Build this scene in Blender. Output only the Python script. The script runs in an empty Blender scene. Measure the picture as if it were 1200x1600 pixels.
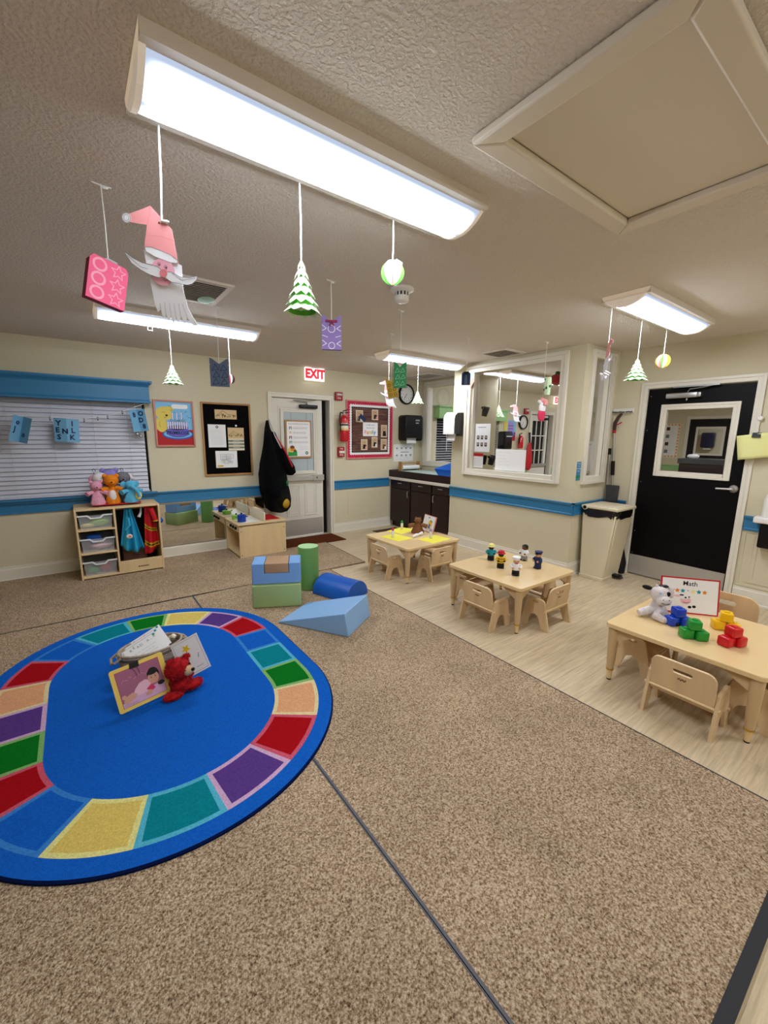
import bpy, bmesh, math, random
from mathutils import Vector, Matrix
random.seed(7)
PI = math.pi
C = bpy.context.scene.collection
# ---------------------------------------------------------------- colours and materials
def lin(h):
    h = h.lstrip('#'); r = []
    for i in (0, 2, 4):
        c = int(h[i:i+2], 16) / 255
        r.append(c/12.92 if c <= .04045 else ((c+.055)/1.055)**2.4)
    return (r[0], r[1], r[2], 1)
MATS = {}
def M(name, col='#808080', rough=.6, metal=0, spec=.4, kind=None, sc=40, amt=.1, bump=0, bs=60, emit=0, col2=None, coat=0):
    if name in MATS: return MATS[name]
    m = bpy.data.materials.new(name); m.use_nodes = True; MATS[name] = m
    nt = m.node_tree; N = nt.nodes; L = nt.links
    b = N['Principled BSDF']
    b.inputs['Base Color'].default_value = lin(col)
    b.inputs['Roughness'].default_value = rough
    b.inputs['Metallic'].default_value = metal
    b.inputs['Specular IOR Level'].default_value = spec
    if coat: b.inputs['Coat Weight'].default_value = coat
    if emit:
        b.inputs['Emission Color'].default_value = lin(col); b.inputs['Emission Strength'].default_value = emit
    tc = N.new('ShaderNodeTexCoord')
    if kind in ('noise', 'grain', 'pile', 'plush'):
        mp = N.new('ShaderNodeMapping'); L.new(tc.outputs['Object'], mp.inputs[0])
        if kind == 'grain': mp.inputs['Scale'].default_value = (1, 1, .12)
        nz = N.new('ShaderNodeTexNoise'); nz.inputs['Scale'].default_value = sc; nz.inputs['Detail'].default_value = 4
        L.new(mp.outputs[0], nz.inputs[0])
        rp = N.new('ShaderNodeMapRange'); rp.inputs[1].default_value = .3; rp.inputs[2].default_value = .7
        L.new(nz.outputs[0], rp.inputs[0])
        mx = N.new('ShaderNodeMix'); mx.data_type = 'RGBA'
        a = lin(col)
        c2 = lin(col2) if col2 else tuple(x*(1-amt*2.2) for x in a[:3]) + (1,)
        mx.inputs[6].default_value = c2; mx.inputs[7].default_value = a
        L.new(rp.outputs[0], mx.inputs[0]); L.new(mx.outputs[2], b.inputs['Base Color'])
        if bump:
            n2 = N.new('ShaderNodeTexNoise'); n2.inputs['Scale'].default_value = bs; n2.inputs['Detail'].default_value = 3
            L.new(tc.outputs['Object'], n2.inputs[0])
            bp = N.new('ShaderNodeBump'); bp.inputs['Strength'].default_value = bump; bp.inputs['Distance'].default_value = .004
            L.new(n2.outputs[0], bp.inputs['Height']); L.new(bp.outputs[0], b.inputs['Normal'])
    return m
def carpet(name, c1, c2, c3, sc=300):
    m = bpy.data.materials.new(name); m.use_nodes = True; MATS[name] = m
    nt = m.node_tree; N = nt.nodes; L = nt.links; b = N['Principled BSDF']
    b.inputs['Roughness'].default_value = .95; b.inputs['Specular IOR Level'].default_value = .1
    tc = N.new('ShaderNodeTexCoord')
    n1 = N.new('ShaderNodeTexNoise'); n1.inputs['Scale'].default_value = sc*.45; n1.inputs['Detail'].default_value = 6; n1.inputs['Roughness'].default_value = .7
    n2 = N.new('ShaderNodeTexNoise'); n2.inputs['Scale'].default_value = 2.2; n2.inputs['Detail'].default_value = 3
    n3 = N.new('ShaderNodeTexVoronoi'); n3.inputs['Scale'].default_value = sc*.55
    for n in (n1, n2, n3): L.new(tc.outputs['Object'], n.inputs['Vector'])
    cr = N.new('ShaderNodeValToRGB'); e = cr.color_ramp.elements
    e[0].position = .34; e[0].color = lin(c1); e[1].position = .62; e[1].color = lin(c3)
    k = e.new(.48); k.color = lin(c2)
    L.new(n1.outputs[0], cr.inputs[0])
    mr = N.new('ShaderNodeMapRange'); mr.inputs[1].default_value = .3; mr.inputs[2].default_value = .7; mr.inputs[3].default_value = .86; mr.inputs[4].default_value = 1.08
    L.new(n2.outputs[0], mr.inputs[0])
    mu = N.new('ShaderNodeMix'); mu.data_type = 'RGBA'; mu.blend_type = 'MULTIPLY'; mu.inputs[0].default_value = 1
    L.new(cr.outputs[0], mu.inputs[6]); L.new(mr.outputs[0], mu.inputs[7]); L.new(mu.outputs[2], b.inputs['Base Color'])
    ad = N.new('ShaderNodeMath'); ad.operation = 'SUBTRACT'; L.new(n1.outputs[0], ad.inputs[0]); L.new(n3.outputs['Distance'], ad.inputs[1])
    bp = N.new('ShaderNodeBump'); bp.inputs['Strength'].default_value = .9; bp.inputs['Distance'].default_value = .006
    L.new(ad.outputs[0], bp.inputs['Height']); L.new(bp.outputs[0], b.inputs['Normal'])
    return m
def glass(name, tint='#ffffff', rough=.0, refl=1.0):
    m = bpy.data.materials.new(name); m.use_nodes = True; MATS[name] = m
    nt = m.node_tree; N = nt.nodes; L = nt.links; N.remove(N['Principled BSDF'])
    t = N.new('ShaderNodeBsdfTransparent'); t.inputs[0].default_value = lin(tint)
    g = N.new('ShaderNodeBsdfGlossy'); g.inputs['Roughness'].default_value = rough
    f = N.new('ShaderNodeFresnel'); f.inputs[0].default_value = 1.35
    mu = N.new('ShaderNodeMath'); mu.operation = 'MULTIPLY'; mu.inputs[1].default_value = refl
    x = N.new('ShaderNodeMixShader'); L.new(f.outputs[0], mu.inputs[0]); L.new(mu.outputs[0], x.inputs[0])
    L.new(t.outputs[0], x.inputs[1]); L.new(g.outputs[0], x.inputs[2]); L.new(x.outputs[0], N['Material Output'].inputs[0])
    return m
def see(name, col, a=.35):                      # milky translucent plastic, mesh cloth
    m = bpy.data.materials.new(name); m.use_nodes = True; MATS[name] = m
    b = m.node_tree.nodes['Principled BSDF']; b.inputs['Base Color'].default_value = lin(col)
    b.inputs['Alpha'].default_value = a; b.inputs['Roughness'].default_value = .3
    return m
def stucco(name, col, sc, strength, dist=.006, rough=.9):
    m = bpy.data.materials.new(name); m.use_nodes = True; MATS[name] = m
    nt = m.node_tree; N = nt.nodes; L = nt.links; b = N['Principled BSDF']
    b.inputs['Base Color'].default_value = lin(col); b.inputs['Roughness'].default_value = rough; b.inputs['Specular IOR Level'].default_value = .25
    tc = N.new('ShaderNodeTexCoord'); n = N.new('ShaderNodeTexNoise'); n.inputs['Scale'].default_value = sc; n.inputs['Detail'].default_value = 5
    L.new(tc.outputs['Object'], n.inputs['Vector'])
    mr = N.new('ShaderNodeMapRange'); mr.inputs[1].default_value = .42; mr.inputs[2].default_value = .62
    L.new(n.outputs[0], mr.inputs[0])
    bp = N.new('ShaderNodeBump'); bp.inputs['Strength'].default_value = strength; bp.inputs['Distance'].default_value = dist
    L.new(mr.outputs[0], bp.inputs['Height']); L.new(bp.outputs[0], b.inputs['Normal'])
    return m
def planks(name):
    m = bpy.data.materials.new(name); m.use_nodes = True; MATS[name] = m
    nt = m.node_tree; N = nt.nodes; L = nt.links; b = N['Principled BSDF']
    b.inputs['Roughness'].default_value = .42; b.inputs['Specular IOR Level'].default_value = .35
    tc = N.new('ShaderNodeTexCoord')
    mp = N.new('ShaderNodeMapping'); mp.inputs['Rotation'].default_value = (0, 0, 0); L.new(tc.outputs['Object'], mp.inputs[0])
    br = N.new('ShaderNodeTexBrick'); br.inputs['Scale'].default_value = 1
    br.inputs['Brick Width'].default_value = 1.22; br.inputs['Row Height'].default_value = .18; br.inputs['Mortar Size'].default_value = .0008
    br.inputs['Color1'].default_value = lin('#CDB894'); br.inputs['Color2'].default_value = lin('#D2BE9C'); br.inputs['Mortar'].default_value = lin('#B59E7C')
    br.offset = .37
    L.new(mp.outputs[0], br.inputs['Vector'])
    m2 = N.new('ShaderNodeMapping'); m2.inputs['Scale'].default_value = (2.2, 34, 1); L.new(tc.outputs['Object'], m2.inputs[0])
    n = N.new('ShaderNodeTexNoise'); n.inputs['Scale'].default_value = 1.6; n.inputs['Detail'].default_value = 7; n.inputs['Roughness'].default_value = .65; n.inputs['Distortion'].default_value = .4
    L.new(m2.outputs[0], n.inputs['Vector'])
    mr = N.new('ShaderNodeMapRange'); mr.inputs[1].default_value = .3; mr.inputs[2].default_value = .7; mr.inputs[3].default_value = .66; mr.inputs[4].default_value = 1.12
    L.new(n.outputs[0], mr.inputs[0])
    mu = N.new('ShaderNodeMix'); mu.data_type = 'RGBA'; mu.blend_type = 'MULTIPLY'; mu.inputs[0].default_value = 1
    L.new(br.outputs[0], mu.inputs[6]); L.new(mr.outputs[0], mu.inputs[7]); L.new(mu.outputs[2], b.inputs['Base Color'])
    return m
stucco('popcorn ceiling', '#E6DCCF', 85, .55, .012)
stucco('wall paint', '#D3CAAC', 9, .10, .01, .55)
carpet('carpet', '#453322', '#AC9070', '#DCC8A8')
planks('vinyl planks')
carpet('brown mat', '#3B1A08', '#5E2C10', '#7A3F1B', 400)
carpet('tan carpet trim', '#6E5944', '#8E7658', '#A88F70')
M('white trim', '#E2DCCB', .35, spec=.5)
M('blue trim', '#2A76A2', .45, spec=.5)
M('green trim', '#8FC07A', .4)
M('dark binding', '#2A2A2C', .8); M('gray binding', '#5C5C60', .8)
M('black', '#060505', .4, spec=.3)
M('black door', '#040304', .5, spec=.15)
M('steel', '#B9B9B6', .32, metal=.9)
M('satin steel', '#BDBAB2', .45, metal=.6)
M('white plastic', '#E9E6DE', .35)
M('white door', '#DEDACB', .4)
M('paper', '#EEEDEA', .7)
M('birch', '#E4C896', .42, kind='grain', sc=14, amt=.05)
M('maple', '#E0C194', .42, kind='grain', sc=16, amt=.07)
M('maple edge', '#C9A878', .5, kind='noise', sc=60, amt=.06)
M('laminate', '#E6C892', .22, spec=.5, kind='noise', sc=4, amt=.02)
M('table leg plastic', '#C9AB7F', .5)
M('frame wood', '#B98A52', .45, kind='grain', sc=30, amt=.08)
M('brass', '#C79A2E', .35, metal=.7)
M('brown ink', '#6B4522', .6)
M('espresso', '#260D0B', .35, kind='grain', sc=30, amt=.1)
M('cream counter', '#DDD6C6', .3)
M('bin beige', '#DDD2B4', .4)
M('black bag', '#0E0E0F', .25, spec=.6)
M('mirror', '#E8ECEA', .02, metal=1)
for n_, c_ in dict(red='#B3121B', crimson='#C3123F', pink='#E58FA0', lightpink='#EDBBC6', hotpink='#D6325C', orange='#E8871E', yellow='#EBC21E', paleyellow='#F2E48A',
        green='#1E9A3C', lime='#9BD138', teal='#13929E', blue='#1559BE', skyblue='#7FC0E6', navy='#15224E', purple='#6D4A9E', lilac='#A98AD3', brown='#6B3F22', dkbrown='#3A2014',
        gray='#8A8A88', lightgray='#C4C6C6', darkgray='#3B3B3D', white='#F0EFEC', cream='#EBE0C4', tan='#C7A780', skin='#E2B08E', redsign='#D8232F', peach='#F2BE93', gold='#D9B11E', inkgray='#77787A', darkgreen='#1E6B3A', mint='#A8D8B8', rose='#E8868A').items():
    M(n_, c_, .55)
def MM(n): return MATS[n] if n in MATS else M(n)
# ---------------------------------------------------------------- mesh builder
class MB:
    def __init__(s): s.v = []; s.f = []; s.mi = []; s.m = []
    def slot(s, m):
        if m not in s.m: s.m.append(m)
        return s.m.index(m)
    def add(s, vs, fs, m, T=None):
        o = len(s.v)
        for p in vs:
            p = Vector(p)
            if T is not None: p = T @ p
            s.v.append(p)
        k = s.slot(m)
        for f in fs: s.f.append([i+o for i in f]); s.mi.append(k)
        return s
    def box(s, x0, x1, y0, y1, z0, z1, m, T=None):
        vs = [(x0,y0,z0),(x1,y0,z0),(x1,y1,z0),(x0,y1,z0),(x0,y0,z1),(x1,y0,z1),(x1,y1,z1),(x0,y1,z1)]
        return s.add(vs, [(0,3,2,1),(4,5,6,7),(0,1,5,4),(1,2,6,5),(2,3,7,6),(3,0,4,7)], m, T)
    def prism(s, poly, a, b, m, axis='z', T=None):
        # poly: 2D outline; axis = extrusion axis. x: (y,z), y: (x,z), z: (x,y)
        def P(u, w, t): return {'z': (u, w, t), 'y': (u, t, w), 'x': (t, u, w)}[axis]
        n = len(poly); vs = [P(u, w, a) for u, w in poly] + [P(u, w, b) for u, w in poly]
        fs = [list(range(n))[::-1], list(range(n, 2*n))] + [(i, (i+1) % n, (i+1) % n+n, i+n) for i in range(n)]
        return s.add(vs, fs, m, T)
    def ring_prism(s, outer, inner, a, b, m, axis='z', T=None):
        # outer and inner outlines with the same number of points
        def P(u, w, t): return {'z': (u, w, t), 'y': (u, t, w), 'x': (t, u, w)}[axis]
        n = len(outer); vs = []
        for t in (a, b):
            vs += [P(u, w, t) for u, w in outer] + [P(u, w, t) for u, w in inner]
        fs = []
        for i in range(n):
            j = (i+1) % n
            fs += [(i, j, n+j, n+i), (2*n+i, 3*n+i, 3*n+j, 2*n+j), (i, 2*n+i, 2*n+j, j), (n+i, n+j, 3*n+j, 3*n+i)]
        return s.add(vs, fs, m, T)
    def lathe(s, prof, c, m, n=24, T=None, ax='z', cap=True):
        # prof: [(r, h)]
        vs = []; fs = []
        for r, h in prof:
            for i in range(n):
                a = 2*PI*i/n; p = (r*math.cos(a), r*math.sin(a), h)
                if ax == 'x': p = (p[2], p[0], p[1])
                if ax == 'y': p = (p[1], p[2], p[0])
                vs.append((p[0]+c[0], p[1]+c[1], p[2]+c[2]))
        for k in range(len(prof)-1):
            for i in range(n):
                j = (i+1) % n; fs.append((k*n+i, k*n+j, (k+1)*n+j, (k+1)*n+i))
        if cap:
            fs.append(list(range(n))[::-1]); fs.append([(len(prof)-1)*n+i for i in range(n)])
        return s.add(vs, fs, m, T)
    def tube(s, pts, r, m, n=8, T=None, closed=False):
        pts = [Vector(p) for p in pts]; vs = []; fs = []; up = None; K = len(pts)
        for k, p in enumerate(pts):
            if closed: d = pts[(k+1) % K]-pts[k-1]
            else: d = pts[min(k+1, K-1)]-pts[max(k-1, 0)]
            d.normalize()
            if up is None: up = Vector((0, 0, 1)) if abs(d.z) < .9 else Vector((1, 0, 0))
            a = d.cross(up)
            if a.length < 1e-5: a = d.orthogonal()
            a.normalize(); b = a.cross(d); up = b
            rr = r[k] if isinstance(r, (list, tuple)) else r
            for i in range(n):
                t = 2*PI*i/n; vs.append(p + a*math.cos(t)*rr + b*math.sin(t)*rr)
        for k in range(K if closed else K-1):
            k2 = (k+1) % K
            for i in range(n):
                j = (i+1) % n; fs.append((k*n+i, k*n+j, k2*n+j, k2*n+i))
        if not closed: fs.append(list(range(n))[::-1]); fs.append([(K-1)*n+i for i in range(n)])
        return s.add(vs, fs, m, T)
    def ball(s, c, r, m, n=16, k=10, T=None, rot=None, bumpy=0, seed=0, pw=1):
        if not isinstance(r, (list, tuple)): r = (r, r, r)
        rd = random.Random(seed); vs = []; fs = []
        R = rot.to_3x3() if rot is not None else None
        for a in range(k+1):
            ph = PI*a/k
            for i in range(n):
                t = 2*PI*i/n; j = 1+(rd.random()-.5)*bumpy if 0 < a < k else 1
                q = [math.sin(ph)*math.cos(t), math.sin(ph)*math.sin(t), math.cos(ph)]
                if pw != 1: q = [math.copysign(abs(x)**pw, x) for x in q]
                p = Vector((q[0]*r[0]*j, q[1]*r[1]*j, q[2]*r[2]*j))
                if R is not None: p = R @ p
                vs.append(p+Vector(c))
        for a in range(k):
            for i in range(n):
                j = (i+1) % n; fs.append((a*n+i, (a+1)*n+i, (a+1)*n+j, a*n+j))
        return s.add(vs, fs, m, T)
    def rbox(s, x0, x1, y0, y1, z0, z1, r, m, T=None):     # box with rounded corners
        bm = bmesh.new(); bmesh.ops.create_cube(bm, size=1)
        for v in bm.verts: v.co = Vector(((x0+x1)/2+v.co.x*(x1-x0), (y0+y1)/2+v.co.y*(y1-y0), (z0+z1)/2+v.co.z*(z1-z0)))
        bmesh.ops.bevel(bm, geom=bm.edges[:], offset=r, segments=3, affect='EDGES', profile=.5)
        vs = [v.co.copy() for v in bm.verts]; fs = [[v.index for v in f.verts] for f in bm.faces]; bm.free()
        return s.add(vs, fs, m, T)
    def build(s, name, parent=None, smooth=True, bevel=0, loc=None, angle=35):
        me = bpy.data.meshes.new(name); me.from_pydata([tuple(v) for v in s.v], [], s.f)
        for m in s.m: me.materials.append(MM(m))
        for p, k in zip(me.polygons, s.mi): p.material_index = k
        bm = bmesh.new(); bm.from_mesh(me); bmesh.ops.remove_doubles(bm, verts=bm.verts[:], dist=1e-6)
        bmesh.ops.recalc_face_normals(bm, faces=bm.faces[:]); bm.to_mesh(me); bm.free()
        if smooth:
            for p in me.polygons: p.use_smooth = True
            me.set_sharp_from_angle(angle=math.radians(angle))
        o = bpy.data.objects.new(name, me); C.objects.link(o)
        if parent: o.parent = parent
        if loc: o.location = loc
        if bevel:
            b = o.modifiers.new('bevel', 'BEVEL'); b.width = bevel; b.segments = 2; b.limit_method = 'ANGLE'; b.angle_limit = math.radians(40)
        return o
def tag(o, label=None, cat=None, group=None, kind=None):
    if label: o['label'] = label
    if cat: o['category'] = cat
    if group: o['group'] = group
    if kind: o['kind'] = kind
    return o
def thing(name, label, cat, loc=(0, 0, 0), rz=0, group=None, rot=None):
    o = bpy.data.objects.new(name, None); C.objects.link(o); o.location = loc
    o.rotation_euler = rot if rot else (0, 0, rz); o.empty_display_size = .05
    return tag(o, label, cat, group)
def struct(name, mb, **k): return tag(mb.build(name, **k), kind='structure')
def dup(root, loc, rz, label, group=None):
    r = root.copy(); C.objects.link(r); r.location = loc; r.rotation_euler = (0, 0, rz); r['label'] = label
    if group: r['group'] = group
    for ch in list(root.children):
        c = ch.copy(); C.objects.link(c); c.parent = r
        for g in list(ch.children):
            d = g.copy(); C.objects.link(d); d.parent = c
    return r
TXT = {}
def text_mesh(s, size, align='CENTER', bold=0):
    key = (s, size, align, bold)
    if key in TXT: return TXT[key]
    cu = bpy.data.curves.new('lettering', 'FONT'); cu.body = s; cu.size = size; cu.align_x = align; cu.align_y = 'CENTER'; cu.resolution_u = 2
    if bold: cu.offset = bold
    ob = bpy.data.objects.new('lettering', cu); C.objects.link(ob)
    bpy.context.view_layer.update()
    dg = bpy.context.evaluated_depsgraph_get()
    me = bpy.data.meshes.new_from_object(ob.evaluated_get(dg))
    r = ([v.co.copy() for v in me.vertices], [list(p.vertices) for p in me.polygons])
    bpy.data.objects.remove(ob); bpy.data.curves.remove(cu); bpy.data.meshes.remove(me)
    TXT[key] = r; return r
class Flat:
    """printed surface: draws in (u, v) metres on a plane, layer by layer, into one mesh"""
    def __init__(s, mb, o, U, V):
        s.mb = mb; s.o = Vector(o); s.U = Vector(U).normalized(); s.V = Vector(V).normalized(); s.N = s.U.cross(s.V); s.k = 0
    def P(s, u, v, l): return s.o + s.U*u + s.V*v + s.N*(l*.0006)
    def poly(s, pts, m, l=1):
        s.k += 1; l += s.k*.02
        s.mb.add([s.P(u, v, l) for u, v in pts], [list(range(len(pts)))], m); return s
    def rect(s, u0, v0, u1, v1, m, l=1): return s.poly([(u0, v0), (u1, v0), (u1, v1), (u0, v1)], m, l)
    def disc(s, u, v, r, m, l=1, n=24, ry=None, a0=0, a1=2*PI):
        ry = ry or r; return s.poly([(u+r*math.cos(a0+(a1-a0)*i/n), v+ry*math.sin(a0+(a1-a0)*i/n)) for i in range(n+(a1-a0 < 6.2))], m, l)
    def ring(s, u, v, r, w, m, l=1, n=24, ry=None):
        ry = ry or r; vs = []; fs = []; s.k += 1; l += s.k*.02
        for i in range(n):
            a = 2*PI*i/n; vs += [s.P(u+r*math.cos(a), v+ry*math.sin(a), l), s.P(u+(r-w)*math.cos(a), v+(ry-w)*math.sin(a), l)]
        for i in range(n): j = (i+1) % n; fs.append((2*i, 2*j, 2*j+1, 2*i+1))
        s.mb.add(vs, fs, m); return s
    def line(s, pts, w, m, l=2, closed=False):
        K = len(pts)
        for i in range(K if closed else K-1):
            a = Vector(pts[i]); b = Vector(pts[(i+1) % K]); d = (b-a)
            if d.length < 1e-6: continue
            d.normalize(); n = Vector((-d.y, d.x))*w/2; e = d*w/2*.6
            s.poly([tuple(a-e-n), tuple(b+e-n), tuple(b+e+n), tuple(a-e+n)], m, l)
        return s
    def star(s, u, v, r, m, l=2, k=.45, rot=PI/2, n=5):
        return s.poly([(u+(r if i % 2 == 0 else r*k)*math.cos(rot+PI*i/n), v+(r if i % 2 == 0 else r*k)*math.sin(rot+PI*i/n)) for i in range(2*n)], m, l)
    def text(s, t, u, v, size, m, l=2, align='CENTER', bold=0, sx=1, shear=0):
        vs, fs = text_mesh(t, size, align, bold); s.k += 1; l += s.k*.02
        s.mb.add([s.P(u+p.x*sx+p.y*shear, v+p.y, l) for p in vs], fs, m); return s
    def slab(s, u0, v0, u1, v1, th, m, l0=0):   # body of a sheet or board behind the print
        a = [s.o+s.U*u+s.V*v+s.N*t for t in (-th, 0) for u, v in ((u0, v0), (u1, v0), (u1, v1), (u0, v1))]
        s.mb.add(a, [(0,3,2,1),(4,5,6,7),(0,1,5,4),(1,2,6,5),(2,3,7,6),(3,0,4,7)], m); return s
    def slabpoly(s, pts, th, m):
        n = len(pts); vs = [s.o+s.U*u+s.V*v-s.N*th for u, v in pts]+[s.o+s.U*u+s.V*v for u, v in pts]
        s.mb.add(vs, [list(range(n))[::-1], list(range(n, 2*n))]+[(i, (i+1) % n, (i+1) % n+n, i+n) for i in range(n)], m); return s
    def squiggles(s, u0, v0, u1, v1, rows, m, w=.002, l=2, fill=.8, seed=1):
        rd = random.Random(seed)
        for i in range(rows):
            v = v1-(v1-v0)*(i+.5)/rows; u = u0
            while u < u0+(u1-u0)*(fill+rd.random()*(1-fill)):
                du = (u1-u0)*(.04+.1*rd.random()); s.rect(u, v-w/2, min(u+du, u1), v+w/2, m, l); u += du+(u1-u0)*.025
        return s
def rrect(x0, x1, y0, y1, r, n=5):
    p = []
    for cx, cy, a in ((x1-r, y1-r, 0), (x0+r, y1-r, PI/2), (x0+r, y0+r, PI), (x1-r, y0+r, 1.5*PI)):
        for i in range(n+1): t = a+PI/2*i/n; p.append((cx+r*math.cos(t), cy+r*math.sin(t)))
    return p
X3, Y3, Z3 = Vector((1, 0, 0)), Vector((0, 1, 0)), Vector((0, 0, 1))
YF = 5.557; XP = 4.24; XD = 4.94; YN = 2.31; YA = 4.13; CH = 2.445
# ---------------------------------------------------------------- room shell
XL, YB, XN = -2.3, -2.2, 13.0
struct('floor', MB().box(XL, XN+3, YB, YF+.15, -.1, 0, 'vinyl planks'), smooth=False)
struct('ceiling', MB().box(XL, XN+3, YB, YF+.15, CH, CH+.15, 'popcorn ceiling'), smooth=False)
# far wall with window opening and door opening (and the neighbouring room's)
def wall_y(mb, y0, y1, x0, x1, holes, m='wall paint'):
    xs = sorted(set([x0, x1]+[h[0] for h in holes]+[h[1] for h in holes]))
    for a, b in zip(xs, xs[1:]):
        hh = [h for h in holes if h[0] <= a+1e-6 and h[1] >= b-1e-6]
        if not hh: mb.box(a, b, y0, y1, 0, CH, m)
        for h in hh:
            if h[2] > 0: mb.box(a, b, y0, y1, 0, h[2], m)
            if h[3] < CH: mb.box(a, b, y0, y1, h[3], CH, m)
    return mb
def wall_x(mb, x0, x1, y0, y1, holes, m='wall paint'):
    ys = sorted(set([y0, y1]+[h[0] for h in holes]+[h[1] for h in holes]))
    for a, b in zip(ys, ys[1:]):
        hh = [h for h in holes if h[0] <= a+1e-6 and h[1] >= b-1e-6]
        if not hh: mb.box(x0, x1, a, b, 0, CH, m)
        for h in hh:
            if h[2] > 0: mb.box(x0, x1, a, b, 0, h[2], m)
            if h[3] < CH: mb.box(x0, x1, a, b, h[3], CH, m)
    return mb
W1 = (-1.9, .70, .835, 2.0)
D1 = (2.218, 3.105, 0, 2.02)
NW = (5.30, 7.05, .9, 2.0)
ND = (8.13, 8.98, 0, 2.02)
struct('wall_far', wall_y(MB(), YF, YF+.14, XL, XN+3, [W1, D1, NW, ND]), smooth=False)
struct('wall_left', MB().box(XL-.12, XL, YB, YF+.14, 0, CH, 'wall paint'), smooth=False)
struct('wall_back', MB().box(XL-.12, XN+3, YB-.12, YB, 0, CH, 'wall paint'), smooth=False)
# partition with glass, return wall, alcove wall, door wall
PW = (2.552, 3.79, 1.09, 2.34)
struct('wall_partition', wall_x(MB(), XP, XP+.10, YN, YA, [PW]), smooth=False)
struct('wall_partition_end', MB().box(XP+.10, XD, YA-.10, YA, 0, CH, 'wall paint'), smooth=False)
RW = (4.42, 4.75, 1.09, 2.34)
struct('wall_return', wall_y(MB(), YN, YN+.10, XP+.10, XD, [RW]), smooth=False)
AW = (4.32, 5.42, 1.09, 2.33)
struct('wall_alcove', wall_x(MB(), XD, XD+.10, YA-.10, YF, [AW]), smooth=False)
D2 = (1.095, 1.985, 0, 2.03)
struct('wall_right', wall_x(MB(), XD, XD+.12, YB, YN+.10, [D2]), smooth=False)
BD = (3.25, 4.13, 0, 2.03)
struct('wall_neighbour', wall_x(MB(), XN, XN+.12, YB, YF, [BD]), smooth=False)
struct('wall_neighbour_back', MB().box(XN+2.9, XN+3.0, YB, YF, 0, CH, 'wall paint'), smooth=False)
# frames ------------------------------------------------------------
def frame_mb(mb, F, u0, v0, u1, v1, w, d, m='white trim', sides='LRTB', back=0):
    # moulding around an opening, on plane F (u,v), standing d proud of it
    def B(a, b, c, e, dd):
        vs = [F.o+F.U*u+F.V*v+F.N*t for t in (-back, dd) for u, v in ((a, b), (c, b), (c, e), (a, e))]
        mb.add(vs, [(0,3,2,1),(4,5,6,7),(0,1,5,4),(1,2,6,5),(2,3,7,6),(3,0,4,7)], m)
    for dd, i0, i1 in ((d, 0, w*.42), (d*.65, w*.42, w)):
        if 'L' in sides: B(u0+i0, v0+(i0 if 'B' in sides else 0), u0+i1, v1-i0, dd)
        if 'R' in sides: B(u1-i1, v0+(i0 if 'B' in sides else 0), u1-i0, v1-i0, dd)
        if 'T' in sides: B(u0+i1, v1-i1, u1-i1, v1-i0, dd)
        if 'B' in sides: B(u0+i1, v0+i0, u1-i1, v0+i1, dd)
    return mb
def FX(mb, x, y0, z0=0): return Flat(mb, (x, y0, z0), -Y3, Z3)      # a surface facing -X; u runs towards -Y
def FY(mb, y, x0=0, z0=0): return Flat(mb, (x0, y, z0), X3, Z3)      # a surface facing -Y; u runs towards +X
glass('glass pane', refl=.55)
def gtrim(n, mb, **k): return tag(mb.build(n, **k), kind='structure')
mb = MB(); F = FX(mb, XP, 0); frame_mb(mb, F, -3.90, 1.013, -2.486, 2.405, .085, .03)
mb.box(XP, XP+.1, 3.78, 3.80, 1.08, 2.35, 'white trim').box(XP, XP+.1, 2.545, 2.56, 1.08, 2.35, 'white trim')
mb.box(XP, XP+.1, 2.55, 3.79, 1.08, 1.095, 'white trim').box(XP, XP+.1, 2.55, 3.79, 2.335, 2.35, 'white trim')
w = gtrim('window_1', mb, bevel=.003)
MB().box(XP+.045, XP+.051, 2.556, 3.784, 1.09, 2.34, 'glass pane').build('glass_pane', w)
mb = MB(); F = FY(mb, YN); frame_mb(mb, F, 4.345, 1.02, 4.83, 2.405, .075, .03)
mb.box(4.41, 4.425, YN, YN+.1, 1.08, 2.35, 'white trim').box(4.745, 4.76, YN, YN+.1, 1.08, 2.35, 'white trim').box(4.42, 4.75, YN, YN+.1, 1.08, 1.095, 'white trim')
w = gtrim('window_2', mb, bevel=.003)
MB().box(4.42, 4.75, YN+.045, YN+.051, 1.09, 2.34, 'glass pane').build('glass_pane', w)
mb = MB(); F = FX(mb, XD, 0); frame_mb(mb, F, -5.50, 1.01, -4.24, 2.41, .085, .025)
mb.box(XD, XD+.1, 5.41, 5.425, 1.08, 2.34, 'white trim').box(XD, XD+.1, 4.315, 4.33, 1.08, 2.34, 'white trim').box(XD, XD+.1, 4.32, 5.42, 1.08, 1.095, 'white trim')
w = gtrim('window_3', mb, bevel=.003)
MB().box(XD+.045, XD+.051, 4.33, 5.41, 1.09, 2.33, 'glass pane').build('glass_pane', w)
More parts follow.
